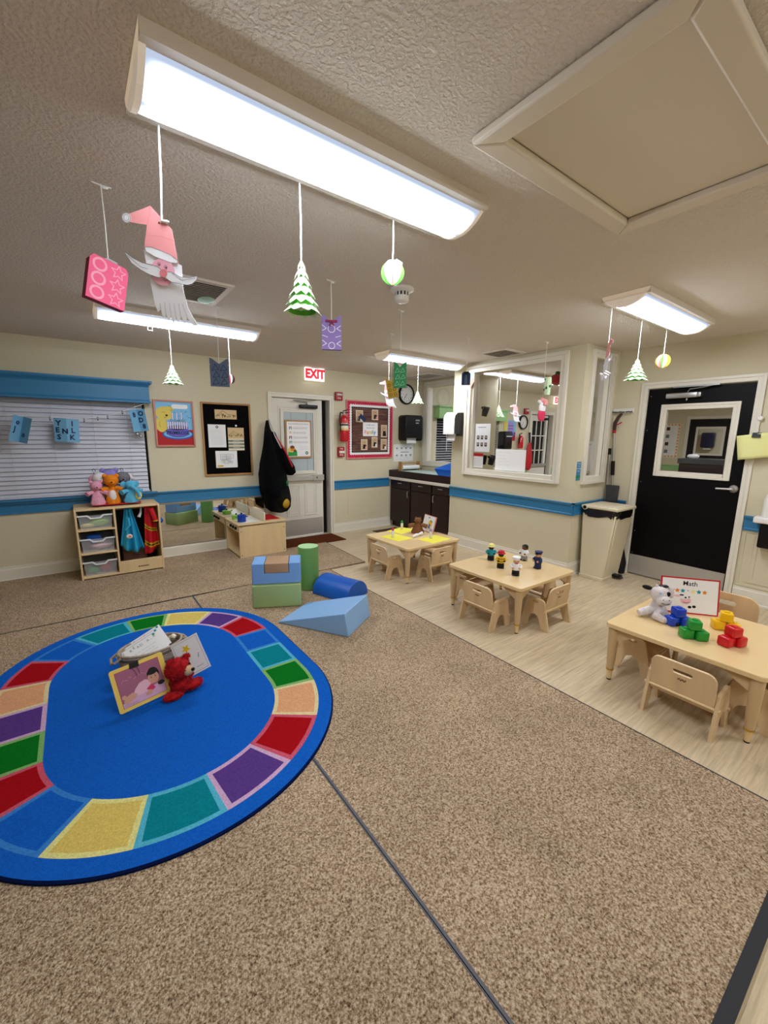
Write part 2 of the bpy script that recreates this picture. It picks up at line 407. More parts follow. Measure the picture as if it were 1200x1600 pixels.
# blue chair rails and white baseboards: stepped profiles
def rail_prof(mb, run, m, z0=.688, z1=.823):
    # run: list of (axis, plane, a, b, sign)
    for ax, pl, a, b, sg in run:
        pf = [(0, z0), (.016, z0), (.016, z0+.018), (.011, z0+.024), (.011, z1-.034), (.018, z1-.028), (.026, z1-.012), (.026, z1), (0, z1)]
        if ax == 'y': mb.prism([(pl+sg*d, z) for d, z in pf], a, b, m, 'x' if False else 'x', None) if False else mb.add(
            [(x, pl+sg*d, z) for x in (a, b) for d, z in pf], [list(range(9)), list(range(9, 18))]+[(i, (i+1) % 9, (i+1) % 9+9, i+9) for i in range(9)], m)
        else: mb.add([(pl+sg*d, y, z) for y in (a, b) for d, z in pf], [list(range(9)), list(range(9, 18))]+[(i, (i+1) % 9, (i+1) % 9+9, i+9) for i in range(9)], m)
    return mb
def base_prof(mb, run, m='white trim', h=.15):
    for ax, pl, a, b, sg in run:
        pf = [(0, 0), (.018, 0), (.018, .015), (.013, .02), (.013, h-.03), (.009, h-.018), (.009, h), (0, h)]; n = len(pf)
        vs = [(x, pl+sg*d, z) if ax == 'y' else (pl+sg*d, x, z) for x in (a, b) for d, z in pf]
        mb.add(vs, [list(range(n)), list(range(n, 2*n))]+[(i, (i+1) % n, (i+1) % n+n, i+n) for i in range(n)], m)
    return mb
def T(name, mb): return tag(mb.build(name, smooth=False), kind='structure')
T('trim_1', rail_prof(MB(), [('y', YF, XL, 2.163, -1), ('y', YF, 3.167, XP-.005, -1)], 'blue trim'))
T('trim_2', rail_prof(MB(), [('x', XP, YN-.026, YA, -1), ('y', YN, XP-.026, XD, -1)], 'blue trim'))
T('trim_3', rail_prof(MB(), [('x', XD, 2.07, YN, -1), ('x', XD, YB, 1.03, -1)], 'blue trim'))
T('trim_4', rail_prof(MB(), [('x', XL, YB, YF, 1)], 'blue trim'))
T('baseboard_far', base_prof(MB(), [('y', YF, XL, 2.163, -1), ('y', YF, 3.167, XP+.02, -1)]))
T('baseboard_partition', base_prof(MB(), [('x', XP, YN-.018, YA, -1), ('y', YN, XP-.018, XD, -1)]))
T('baseboard_right', base_prof(MB(), [('x', XD, 2.07, YN, -1), ('x', XD, YB, 1.03, -1)], h=.15))
T('baseboard_left', base_prof(MB(), [('x', XL, YB, YF, 1)]))
# wall panels under the rail (picture-frame mouldings)
mb = MB()
for x0, x1 in ((3.42, 4.05),):
    F = FY(mb, YF); frame_mb(mb, F, x0, .26, x1, .62, .02, .004, m='wall paint')
F = FX(mb, XD, 0); frame_mb(mb, F, -.955, .20, -.30, .66, .05, .006, m='wall paint')
frame_mb(mb, F, -1.02, .16, -.2, .686, .02, .008, m='wall paint')
T('trim_5', mb)
T('trim_6', rail_prof(MB(), [('x', XN, YB, 3.19, -1), ('x', XN, 4.19, YF, -1), ('y', YF, XD+.1, 8.07, -1), ('y', YF, 9.04, XN, -1)], 'green trim'))
# carpet mats --------------------------------------------------------
def mat_obj(label, pts, bind):
    o = MB().prism(pts, 0.0005, .012, 'carpet').build('carpet_mat', smooth=False); tag(o, label, 'carpet')
    mb = MB()
    for (a, b, w) in bind:
        a = Vector(a+(0,)); b = Vector(b+(0,)); d = (b-a).normalized(); n = Vector((-d.y, d.x, 0))*w
        q = [a, b, b+n, a+n]; mb.prism([(p.x, p.y) for p in q], .001, .0135, 'gray binding' if abs(a.x-b.x) < .001 and a.x < 1 else 'dark binding')
    if bind: mb.build('binding', o, smooth=False)
    return o
mat_obj('tan cut-pile carpet piece under the round-ended rug, left of the dark seam', [(XL+.02, -2.1), (.755, -2.1), (.755, 4.045), (XL+.02, 4.045)], [((.755, -2.1), (.755, 4.045), -.004)])
mat_obj('tan carpet piece in the foreground right of the dark seam, bordering the vinyl', [(.762, .12), (2.205, .12), (2.205, 3.985), (.762, 4.045)], [((.762, .145), (2.205, .135), -.035), ((2.205, .12), (2.205, 3.985), -.006), ((.762, .12), (.762, 4.045), -.010)])
mat_obj('tan carpet strip along the wall under the toy kitchen and puppet shelf', [(XL+.02, 4.052), (2.70, 3.995), (2.765, 5.09), (2.17, 5.10), (2.17, 5.535), (XL+.02, 5.535)], [((2.70, 3.995), (2.765, 5.09), .006), ((2.2, 4.003), (2.70, 3.995), .008), ((XL+.02, 4.056), (2.2, 4.003), .005)])
tag(MB().box(2.17, 3.10, 5.09, 5.535, .001, .012, 'brown mat').build('door_mat', smooth=False), 'brown entrance mat at the foot of the white exit door', 'door mat')
mb = MB(); mb.box(3.74, 4.20, 5.17, 5.33, .0005, .008, 'dkbrown')
for i in range(12): mb.box(3.75+i*.037, 3.757+i*.037, 5.18, 5.32, .008, .010, 'brown')
tag(mb.build('floor_register', smooth=False), 'small brown floor vent grille before the dark changing cabinet', 'floor vent')
# ---------------------------------------------------------------- window with blinds and valance
mb = MB().box(W1[0]-.02, W1[1]+.01, YF-.004, YF+.01, .80, .835, 'blue trim')
w = gtrim('window_4', mb)
M('night', '#05070C', .2)
MB().box(W1[0], W1[1], YF+.10, YF+.11, .835, 2.0, 'night').build('window_pane', w, smooth=False)
mb = MB().box(W1[0]-.03, .755, YF-.055, YF, .815, .835, 'blue trim').box(W1[0]-.03, .745, YF-.035, YF, .79, .815, 'blue trim'); mb.build('window_sill', w, bevel=.003)
t = thing('window_blind', 'white slatted blind drawn down across the wide window beneath the blue valance', 'window blind', (0, YF+.02, 0))
M('blind slat', '#C9CBD4', .45); M('blind slat back', '#9A9CA5', .6)
mb = MB(); z = .87; i = 0
while z < 1.96:
    a = math.radians(68); mb.box(W1[0]+.01, W1[1]-.025, -.027, .027, -.0014, .0014, 'blind slat', Matrix.Translation((0, 0, z)) @ Matrix.Rotation(a, 4, 'X')); z += .0455
s = mb.build('slats', t, smooth=False); s['kind'] = 'stuff'
MB().box(W1[0]+.01, W1[1]-.02, -.03, .03, .838, .858, 'blind slat').build('bottom_rail', t, bevel=.003)
mb = MB()
for x in (-1.6, -1.25, -.9, -.5, -.15, .2, .52): mb.tube([(x, -.031, .86), (x, -.031, 1.97)], .0016, 'lightgray', 5)
mb.build('ladder_cords', t)
mb = MB(); mb.tube([(.60, -.035, 1.97), (.605, -.04, 1.55)], .003, 'white', 6); mb.build('tilt_wand', t)
# blue valance box
t = thing('valance', 'blue painted wooden valance box over the wide blinds on the far wall', 'valance', (0, YF, 0))
pf = [(0, 1.845), (-.13, 1.845), (-.13, 1.862), (-.122, 1.872), (-.118, 1.885), (-.118, 2.015), (-.128, 2.03), (-.15, 2.05), (-.158, 2.065), (-.158, 2.08), (0, 2.08)]
mb = MB(); n = len(pf); xs = (W1[0]-.05, .745)
mb.add([(x, d, z) for x in xs for d, z in pf], [list(range(n)), list(range(n, 2*n))]+[(i, (i+1) % n, (i+1) % n+n, i+n) for i in range(n)], 'blue trim')
mb.build('valance_box', t, smooth=False)
mb = MB().box(.745, .775, -.165, 0, 2.052, 2.08, 'blue trim'); mb.build('return_moulding', t, bevel=.004); MB().box(.745, .755, -.135, 0, 1.845, 1.862, 'blue trim').build('lower_moulding', t)
# ---------------------------------------------------------------- white exit door
def door_frame(name, F_, u0, u1, v1, w=.06, d=.02, depth=.14):
    mb = MB(); F = F_(mb)
    frame_mb(mb, F, u0-w, 0, u1+w, v1+w, w, d, sides='LRT', back=0)
    for a, b, c, e in ((u0-.012, 0, u0+.004, v1), (u1-.004, 0, u1+.012, v1), (u0, v1-.004, u1, v1+.012)):
        vs = [F.o+F.U*u+F.V*v+F.N*t for t in (-depth, .002) for u, v in ((a, b), (c, b), (c, e), (a, e))]
        mb.add(vs, [(0,3,2,1),(4,5,6,7),(0,1,5,4),(1,2,6,5),(2,3,7,6),(3,0,4,7)], 'white trim')
    return tag(mb.build(name, bevel=.002), kind='structure')
door_frame('trim_7', lambda mb: FY(mb, YF), D1[0], D1[1], D1[3])
d = MB()
DY = YF+.012
d.box(2.226, 2.985, DY, DY+.04, .03, 2.008, 'white door')
F = Flat(d, (0, DY, 0), X3, Z3)
frame_mb(d, F, 2.305, .93, 2.905, 1.905, .02, .006, m='white door')
for a, b in ((2.40, 2.60), (2.68, 2.88)):
    frame_mb(d, F, a, .34, b, .80, .016, .007, m='white door'); frame_mb(d, F, a+.03, .37, b-.03, .77, .02, .005, m='white door')
door = tag(d.build('door_1', smooth=False), kind='structure')
mb = MB(); F = Flat(mb, (0, DY-.008, 0), X3, Z3); frame_mb(mb, F, 2.335, .955, 2.88, 1.87, .045, .014, m='white trim', back=.008); mb.build('door_window_frame', door, bevel=.002)
M('window film', '#B2BEC0', .35); mb = MB().box(2.37, 2.85, DY-.006, DY-.001, .99, 1.84, 'window film')
for x in (2.49, 2.73): mb.box(x, x+.005, DY-.0075, DY-.006, .99, 1.84, 'gray')
mb.build('window_pane', door, smooth=False)
MB().box(2.235, 2.975, DY-.003, DY, .045, .285, 'satin steel').build('kick_plate', door, smooth=False)
mb = MB().box(2.24, 2.975, DY-.05, DY-.02, .86, .925, 'satin steel').box(2.235, 2.29, DY-.055, DY, .85, .935, 'satin steel').box(2.80, 2.98, DY-.055, DY, .85, .935, 'satin steel')
mb.lathe([(.012, 0), (.012, .008)], (2.86, DY-.062, .895), 'darkgray', 10, ax='y'); mb.build('push_bar', door, bevel=.006)
mb = MB().rbox(2.62, 2.89, DY-.06, DY, 1.885, 1.935, .006, 'black').tube([(2.74, DY-.03, 1.935), (2.73, DY-.035, 1.965)], .012, 'steel'); mb.tube([(2.73, DY-.035, 1.97), (2.50, DY-.075, 1.985)], .006, 'steel', 6); mb.tube([(2.50, DY-.075, 1.985), (2.86, DY-.05, 2.0)], .006, 'steel', 6); mb.build('door_closer', door)
mb = MB().box(2.23, 2.975, DY-.02, YF+.05, .012, .03, 'white trim'); mb.build('threshold', door, smooth=False)
struct('night_backdrop_1', MB().box(2.2, 3.12, YF+.12, YF+.135, 0, 2.03, 'night'), smooth=False)  # near-black sheet stands in for the darkness beyond the door gap
# ---------------------------------------------------------------- black door on the right
door_frame('trim_9', lambda mb: FX(mb, XD, 0), -D2[1], -D2[0], D2[3])
d = MB(); DX = XD+.018
gy0, gy1, gz0, gz1 = 1.235, 1.79, 1.17, 1.81
ys = [(D2[0]+.008, gy0, 0, 9), (gy0, gy1, 0, 1), (gy1, D2[1]-.006, 0, 9)]
d.box(DX, DX+.042, D2[0]+.008, gy0, .012, 2.02, 'black door').box(DX, DX+.042, gy1, D2[1]-.006, .012, 2.02, 'black door')
d.box(DX, DX+.042, gy0, gy1, .012, gz0, 'black door').box(DX, DX+.042, gy0, gy1, gz1, 2.02, 'black door')
door2 = tag(d.build('door_2', smooth=False), kind='structure')
mb = MB(); F = FX(mb, DX, 0); frame_mb(mb, F, -1.843, 1.127, -1.192, 1.86, .055, .014, back=.03); mb.build('door_window_frame', door2, bevel=.002)
MB().box(DX+.018, DX+.024, gy0, gy1, gz0, gz1, 'glass pane').build('glass_pane', door2, smooth=False)
MB().box(DX-.003, DX, 1.11, 1.975, .015, .23, 'satin steel').build('kick_plate', door2, smooth=False)
mb = MB().lathe([(.034, 0), (.034, .006), (.028, .012), (.016, .02), (.014, .05)][::1], (DX-.05, 1.135, 1.055), 'satin steel', 20, ax='x')
mb = MB(); mb.lathe([(.012, -.055), (.016, -.03), (.034, -.012), (.036, -.004), (.036, 0)], (DX, 1.15, 1.055), 'satin steel', 20, ax='x')
mb.tube([(DX-.05, 1.15, 1.055), (DX-.052, 1.19, 1.053), (DX-.05, 1.275, 1.05)], [.011, .009, .008], 'satin steel'); mb.build('door_handle', door2)
mb = MB().rbox(DX-.055, DX, 1.53, 1.80, 1.915, 1.965, .008, 'steel').rbox(DX-.058, DX, 1.50, 1.53, 1.918, 1.962, .006, 'steel')
mb.tube([(DX-.03, 1.62, 1.97), (DX-.045, 1.60, 1.995), (DX-.06, 1.48, 2.005), (DX-.04, 1.37, 2.03)], .006, 'steel', 6)
mb.box(DX-.06, DX-.035, 1.36, 1.74, 2.015, 2.03, 'steel'); mb.lathe([(.008, -.02), (.008, 0)], (DX-.03, 1.62, 1.91), 'steel', 8); mb.build('door_closer', door2)
mb = MB()
for z_ in (.25, .5, 1.05, 1.6, 1.95): mb.ball((DX-.001, 1.955, z_), .004, 'steel', 8, 5)
mb.build('screws', door2)
MB().ball((XD-.025, 1.035, 1.70), (.012, .022, .022), 'white plastic').build('door_stop_button', door2)
# camera --------------------------------------------------------------
cam = bpy.data.cameras.new('camera'); co = bpy.data.objects.new('camera', cam); C.objects.link(co)
cam.sensor_fit = 'HORIZONTAL'; cam.sensor_width = 36; cam.lens = 647.2/1200*36; cam.clip_start = .02
yaw, pitch, roll = math.radians(36.6645), math.radians(10.394), math.radians(-.628)
fw = Vector((math.cos(pitch)*math.sin(yaw), math.cos(pitch)*math.cos(yaw), -math.sin(pitch)))
rt = Vector((math.cos(yaw), -math.sin(yaw), 0)); dn = fw.cross(rt)
r2 = rt*math.cos(roll)+dn*math.sin(roll); d2 = dn*math.cos(roll)-rt*math.sin(roll)
mw = Matrix((( r2.x, -d2.x, -fw.x, 0), (r2.y, -d2.y, -fw.y, 0), (r2.z, -d2.z, -fw.z, 1.51), (0, 0, 0, 1)))
co.matrix_world = mw; bpy.context.scene.camera = co
sc = bpy.context.scene
sc.view_settings.view_transform = 'Standard'; sc.view_settings.look = 'None'; sc.view_settings.gamma = 1
sc.view_settings.exposure = 1.38; sc.view_settings.use_curve_mapping = False
wd = bpy.data.worlds.new('world'); sc.world = wd; wd.use_nodes = True
wd.node_tree.nodes['Background'].inputs[0].default_value = (.01, .012, .02, 1)
# ---------------------------------------------------------------- ceiling lights
def emis(name, col, s):
    m = bpy.data.materials.new(name); m.use_nodes = True; MATS[name] = m
    nt = m.node_tree; N = nt.nodes; N.remove(N['Principled BSDF']); e = N.new('ShaderNodeEmission')
    e.inputs[0].default_value = lin(col); e.inputs[1].default_value = s; nt.links.new(e.outputs[0], N['Material Output'].inputs[0])
def lens(name, peak, base):
    m = bpy.data.materials.new(name); m.use_nodes = True; MATS[name] = m
    nt = m.node_tree; N = nt.nodes; L = nt.links; N.remove(N['Principled BSDF']); e = N.new('ShaderNodeEmission')
    tc = N.new('ShaderNodeTexCoord'); sp = N.new('ShaderNodeSeparateXYZ'); L.new(tc.outputs['Generated'], sp.inputs[0])
    def mt(op, a, b=None):
        n = N.new('ShaderNodeMath'); n.operation = op
        for i, x in enumerate((a, b)):
            if x is None: continue
            if isinstance(x, (int, float)): n.inputs[i].default_value = x
            else: L.new(x, n.inputs[i])
        return n.outputs[0]
    def mr(v, a, b, c, d):
        n = N.new('ShaderNodeMapRange'); n.interpolation_type = 'SMOOTHSTEP'; L.new(v, n.inputs[0])
        for i, x in enumerate((a, b, c, d)): n.inputs[i+1].default_value = x
        return n.outputs[0]
    y = mt('ABSOLUTE', mt('SUBTRACT', sp.outputs[1], .5)); tube = mr(mt('ABSOLUTE', mt('SUBTRACT', y, .19)), .0, .23, 1, 0)
    x = mt('ABSOLUTE', mt('SUBTRACT', sp.outputs[0], .5)); endf = mr(x, .44, .5, 1, .02)
    s = mt('ADD', mt('MULTIPLY', mt('MULTIPLY', tube, endf), peak), base)
    cr = N.new('ShaderNodeMix'); cr.data_type = 'RGBA'; cr.inputs[6].default_value = lin('#D5E4FF'); cr.inputs[7].default_value = lin('#F6F8FF'); L.new(tube, cr.inputs[0])
    L.new(cr.outputs[2], e.inputs[0]); L.new(s, e.inputs[1]); L.new(e.outputs[0], N['Material Output'].inputs[0])
lens('lit diffuser', 24.0, .30)
M('lit end cap', '#DCCFBE', .5, emit=.14)
M('housing', '#E2D9CC', .5)
def wrap_light(label, x0, x1, yc, hw=.152, dep=.085, mat='lit diffuser'):
    t = thing('ceiling_light', label, 'ceiling light', (x0, yc, CH), 0, 'wraparound fluorescent fixtures on the ceiling'); L = x1-x0
    K = 10; arc = [(-hw+.016+(2*hw-.032)*i/K, -.022-(dep-.022)*(1-abs(2*i/K-1)**2.2)) for i in range(K+1)]
    vs = [(x, y, z) for x in (.016, L-.016) for y, z in arc]; n = K+1
    mb = MB().add(vs, [(i, i+1, i+1+n, i+n) for i in range(K)], mat); mb.build('diffuser', t)
    mb = MB().box(0, L, -hw, hw, -.036, 0, 'housing')
    for xx in (0, L-.016):
        pf = [(-hw, -.001)]+[(y*1.03, z-.003) for y, z in arc]+[(hw, -.001)]
        mb.prism(pf, xx, xx+.016, 'lit end cap', 'x')
    mb.build('housing', t, smooth=False); return t
wrap_light('largest ceiling light, directly overhead with the paper santa and tree hanging off it', .215, 1.43, 1.395)
wrap_light('ceiling light above the blue valance, behind the santa decoration', .225, 1.45, 3.97)
wrap_light('ceiling light between the bulletin board and the glass partition', 2.90, 4.12, 3.97)
wrap_light('ceiling light near the black door, with the three ornaments strung along it', 2.97, 4.17, 1.40)
wrap_light('first neighbouring-room ceiling light seen through the partition glass', 5.05, 6.0, 3.97)
wrap_light('second neighbouring-room ceiling light, farther behind the glass', 6.15, 7.37, 3.97)
wrap_light('neighbouring-room light far behind the black door', 8.5, 9.72, 3.97)
wrap_light('neighbouring-room light above its door glass', 10.5, 11.72, 2.2)
wrap_light('ceiling light of the small room beyond the farthest door', 14.0, 15.0, 3.4)
wrap_light('added unseen ceiling light behind the camera above the carpet', .215, 1.43, -1.17)  # unseen fixture added to brighten the room, continuing the light grid
wrap_light('added unseen ceiling light behind the camera above the vinyl floor', 2.97, 4.17, -1.17)  # second added fixture out of view, there for extra brightness
# ---------------------------------------------------------------- things on the far wall

YW = YF-.001
# poster of yellow dog and candled cake
t = thing('cake_poster', 'framed poster of a yellow puppy peeking over a blue cake with candles', 'poster', (0, YW, 0))
mb = MB(); F = Flat(mb, (0, -.022, 0), X3, Z3); F.slab(.785, 1.357, 1.216, 1.897, .022, 'frame wood')
M('pink frame', '#C98A78', .45); mb = MB(); F = Flat(mb, (0, -.022, 0), X3, Z3)
frame_mb(mb, F, .785, 1.357, 1.216, 1.897, .02, .005, m='pink frame', back=.02); mb.build('frame', t, bevel=.002)
mb = MB(); F = Flat(mb, (.805, -.012, 1.377), X3, Z3); F.slab(0, 0, .391, .50, .01, 'white')
F.rect(0, .18, .391, .50, 'skyblue', 1).rect(0, 0, .391, .18, 'red', 1)
M('puppy yellow', '#E3CE5C', .6)
F.disc(.085, .37, .085, 'puppy yellow', 2, ry=.075).disc(.055, .24, .06, 'puppy yellow', 2, ry=.09).disc(.145, .42, .05, 'puppy yellow', 3, ry=.03).disc(.12, .33, .05, 'puppy yellow', 3, ry=.035)
F.rect(0, .18, .13, .22, 'puppy yellow', 2)
F.disc(.115, .345, .014, 'black', 4, ry=.01).line([(.07, .385), (.085, .378), (.1, .385)], .003, 'black', 4).line([(.115, .335), (.10, .315), (.085, .318)], .003, 'black', 4).line([(.14, .46), (.175, .43), (.18, .40), (.15, .41)], .003, 'black', 4).line([(.04, .27), (.03, .24), (.045, .205)], .003, 'black', 4)
F.poly(rrect(.175, .35, .425, .475, .02), 'white', 3)
rd = random.Random(3)
for i in range(24): F.disc(.2+.18*rd.random(), .25+.16*rd.random(), .004, 'navy', 3, 8)
F.disc(.225, .125, .17, 'blue', 3, ry=.06).disc(.225, .13, .155, 'skyblue', 4, ry=.05).disc(.225, .135, .12, 'teal', 5, ry=.042)
F.disc(.225, .135, .115, 'navy', 6, ry=.045)
M('cake violet', '#6A62C4', .6); F.rect(.11, .13, .34, .205, 'cake violet', 7).disc(.225, .13, .115, 'cake violet', 7, ry=.035).disc(.225, .205, .115, 'navy', 8, ry=.03)
for k, u in enumerate((.115, .14, .165, .19, .215, .24, .265, .29, .315)): F.rect(u, .19-.0*k, u+.017, .275, 'lilac', 9).rect(u+.003, .19, u+.013, .272, 'white', 10)
for u, v in ((.17, .30), (.215, .30), (.265, .305)): F.rect(u, v, u+.016, v+.08, 'lilac', 9).rect(u+.003, v, u+.012, v+.077, 'white', 10)
for u in (.16, .2, .245, .285): F.ring(u, .285, .014, .004, 'brown', 11, 12)
F.text('PRIMROSE', .225, .142, .056, 'navy', 12, bold=.001)
mb.build('picture', t, smooth=False)
# black pin board
t = thing('pin_board', 'tall black pin board in a pale wood frame with papers pinned on it', 'pin board', (0, YW, 0))
mb = MB(); F = Flat(mb, (0, -.016, 0), X3, Z3); frame_mb(mb, F, 1.302, .986, 1.915, 1.90, .022, .006, m='frame wood', back=.015); mb.build('frame', t, bevel=.002)
M('black felt', '#060505', .9, spec=.1)
MB().box(1.322, 1.895, -.012, 0, 1.006, 1.88, 'black felt').build('felt_panel', t, smooth=False)
def note(name, label, cat, o, U, V, w, h, draw, th=.0012, m='paper', group=None, parent=None, tilt=0):
    mb = MB(); F = Flat(mb, (0, 0, 0), X3, Z3); F.slab(0, 0, w, h, th, m)
    draw(F); ob = mb.build(name, parent, smooth=False)
    U = Vector(U).normalized(); V = Vector(V).normalized(); N_ = U.cross(V)
    R = Matrix((U, -N_, V)).transposed().to_4x4() if False else Matrix(((U.x, -N_.x, V.x, 0), (U.y, -N_.y, V.y, 0), (U.z, -N_.z, V.z, 0), (0, 0, 0, 1)))
    ob.matrix_world = Matrix.Translation(o) @ R @ Matrix.Rotation(tilt, 4, 'Y')
    if label: tag(ob, label, cat, group)
    return ob
YP = YW-.015
M('sepia', '#D9BE8C', .7); M('sepia ink', '#5C4222', .7); M('olive gray', '#7D8474', .7)
def house_sketch(F, x, y, w, h, seed=2):
    rd = random.Random(seed)
    F.line([(x, y+.3*h), (x+.35*w, y+.85*h), (x+.75*w, y+.3*h)], .004, 'sepia ink', 2).line([(x+.1*w, y+.3*h), (x+.3*w, y+.6*h), (x+.5*w, y+.3*h)], .003, 'sepia ink', 2)
    F.line([(x+.6*w, y+.5*h), (x+.8*w, y+.45*h), (x+w, y+.3*h)], .003, 'sepia ink', 2)
    for i in range(26):
        a = x+w*rd.random()*.95; b = y+h*(.1+.25*rd.random()); F.rect(a, b, a+w*.03, b+.006+.02*rd.random(), 'sepia ink', 2)
def d1(F): house_sketch(F, .01, .0, .25, .12)
note('house_drawing', 'small sepia house drawing pinned at the top of the black board', 'drawing', (1.465, YP, 1.70), X3, Z3, .27, .115, d1, m='sepia')
def d2(F): F.disc(.11, .255, .017, 'darkgray', 1, 16).star(.11, .255, .01, 'white', 2); F.squiggles(.03, .03, .19, .22, 11, 'lightgray', .003, 1)
note('typed_letter', 'white typed letter with a small round crest pinned left on the black board', 'letter', (1.372, YP, 1.345), X3, Z3, .215, .285, d2)
def d3(F):
    F.rect(0, .15, .205, .29, 'sepia', 1); house_sketch(F, .005, .16, .19, .10, 4); F.line([(.12, .27), (.19, .27)], .004, 'rose', 2)
    for k in range(3): F.rect(0, .025+.042*k, .205, .05+.042*k, 'olive gray', 1).squiggles(.06, .03+.042*k, .16, .046+.042*k, 1, 'white', .006, 2)
note('house_leaflet', 'leaflet with sepia house and grey-green bars pinned right on the black board', 'leaflet', (1.612, YP, 1.305), X3, Z3, .205, .29, d3, m='cream')
def d4(F):
    for a, b, c, e in ((.06, .1, .13, .17), (.13, .12, .22, .17), (.10, .05, .16, .1)): F.line([(a, b), (c, b), (c, e), (a, e)], .0025, 'darkgray', 1, True)
    F.squiggles(.07, .06, .2, .16, 7, 'inkgray', .004, 2, seed=4).squiggles(.17, .055, .22, .09, 4, 'inkgray', .003, 2, seed=6); F.rect(.02, .012, .09, .032, 'gold', 1)
note('floor_plan_sheet', 'white evacuation floor plan sheet pinned lowest on the black board', 'floor plan', (1.445, YP, 1.085), X3, Z3, .27, .215, d4)
tag(MB().lathe([(.012, -.02), (.012, -.012), (.006, -.008), (.006, 0)], (1.715, YP, 1.62), 'white', 14, ax='y').build('push_pin'), 'white round push pin above the sepia leaflet', 'push pin')
# clipboard poster on the white door
def dcl(F):
    F.poly(rrect(0, .40, 0, .53, .02), 'frame wood', 1).poly(rrect(.022, .378, .022, .508, .012), 'white', 2)
    F.text('Personal Rules of the Room', .20, .478, .027, 'inkgray', 3)
    for k, m_ in enumerate(('teal', 'cream', 'navy', 'teal')):
        v = .405-.066*k; F.rect(.055, v-.005, .095, v+.035, m_, 3).disc(.075, v+.02, .012, 'skin', 4, 10).rect(.066, v-.004, .086, v+.010, 'white', 4)
        F.squiggles(.115, v, .34, v+.03, 2, 'inkgray', .004, 3, seed=k)
    F.squiggles(.20, .11, .35, .17, 3, 'lightgray', .004, 3, seed=9)
    F.poly([(.03, .03), (.17, .03), (.165, .10), (.14, .13), (.10, .08), (.03, .12)], 'green', 3).poly([(.03, .13), (.08, .17), (.10, .14), (.08, .08), (.03, .09)], 'puppy yellow', 4)
    F.disc(.10, .13, .035, 'orange', 5, 18).disc(.095, .155, .034, 'brown', 5, 18, ry=.022).disc(.135, .10, .018, 'brown', 6, 12).disc(.32, .07, .023, 'darkgreen', 3, 18).star(.32, .07, .014, 'white', 4)
M('orange', '#E8871E'); note('rules_clipboard', 'wood-backed clipboard poster of class rules on the white door window', 'poster', (2.395, YF+.012-.030, 1.187), X3, Z3, .40, .53, dcl, th=.006, m='frame wood')
# mirror
t = thing('wall_mirror', 'long low mirror fixed to the wall beneath the blue rail', 'mirror', (0, YW, 0))
MB().box(.30, 2.05, -.012, -.004, .155, .665, 'mirror').build('mirror_glass', t, smooth=False)
mb = MB().box(.29, 2.06, -.016, 0, .145, .155, 'steel').box(.29, 2.06, -.016, 0, .665, .675, 'steel').box(.29, .30, -.016, 0, .155, .665, 'steel').box(2.05, 2.06, -.016, 0, .155, .665, 'steel'); mb.build('edge_channel', t, smooth=False)
# exit sign
t = thing('exit_sign', 'lit white exit sign with red letters above the white door', 'exit sign', (2.82, YF-.10, 2.35))
M('sign face', '#F4F1F0', .4, emit=.35); M('sign red', '#E0203A', .5, emit=.25)
MB().rbox(-.15, .15, -.02, .02, -.09, .085, .006, 'sign face').build('sign_box', t)
mb = MB(); F = Flat(mb, (0, -.0205, 0), X3, Z3); F.text('EXIT', 0, -.003, .165, 'sign red', 1, bold=.008, sx=.88); mb.build('lettering', t, smooth=False)
MB().rbox(-.055, .055, -.035, .035, .078, .0945, .004, 'white plastic').build('canopy', t)
# fire alarm, call point, extinguisher
t = thing('fire_alarm_strobe', 'red fire alarm strobe on the wall right of the white door frame', 'fire alarm', (3.255, YW, 2.085))
M('alarm red', '#A3161C', .35)
MB().rbox(-.062, .062, -.04, 0, -.06, .06, .006, 'alarm red').build('body', t)
MB().rbox(-.04, .045, -.052, -.038, .01, .04, .004, 'lightgray').build('strobe_lens', t)
mb = MB(); F = Flat(mb, (0, -.0405, -.03), X3, Z3); F.text('FIRE', 0, 0, .032, 'white', 1); mb.build('lettering', t, smooth=False)
t = thing('alarm_pull_station', 'small red fire alarm pull station below the extinguisher', 'pull station', (3.285, YW, 1.265))
MB().rbox(-.055, .055, -.045, 0, -.075, .075, .008, 'alarm red').build('body', t)
MB().rbox(-.045, .045, -.058, -.04, -.02, .015, .004, 'white plastic').build('pull_bar', t)
mb = MB(); F = Flat(mb, (0, -.046, 0), X3, Z3); F.text('FIRE', 0, .045, .028, 'white', 1).squiggles(-.035, -.06, .035, -.03, 3, 'white', .004, 1); mb.build('lettering', t, smooth=False)
t = thing('fire_extinguisher', 'red fire extinguisher with black hose hanging beside the bulletin board', 'fire extinguisher', (3.305, YF-.085, 1.42))
M('tank red', '#C01822', .2, spec=.6)
mb = MB().lathe([(.05, 0), (.066, .012), (.068, .03), (.068, .33), (.06, .355), (.04, .375), (.022, .385), (.02, .4)], (0, 0, 0), 'tank red', 28); mb.build('cylinder', t)
mb = MB().lathe([(.0685, .17), (.0685, .27)], (0, 0, 0), 'cream', 28, cap=False); mb.lathe([(.069, .235), (.069, .262)], (0, 0, 0), 'darkgray', 28, cap=False); mb.lathe([(.069, .175), (.069, .19)], (0, 0, 0), 'gold', 28, cap=False); mb.build('paper_label', t)
mb = MB().lathe([(.02, .39), (.022, .43), (.012, .44)], (0, 0, 0), 'steel', 14).tube([(-.02, 0, .45), (.055, -.03, .47)], .008, 'black', 6).tube([(-.02, 0, .425), (.055, -.03, .43)], .007, 'black', 6); mb.ball((-.015, -.02, .42), (.012, .008, .012), 'white'); mb.build('valve_handle', t)
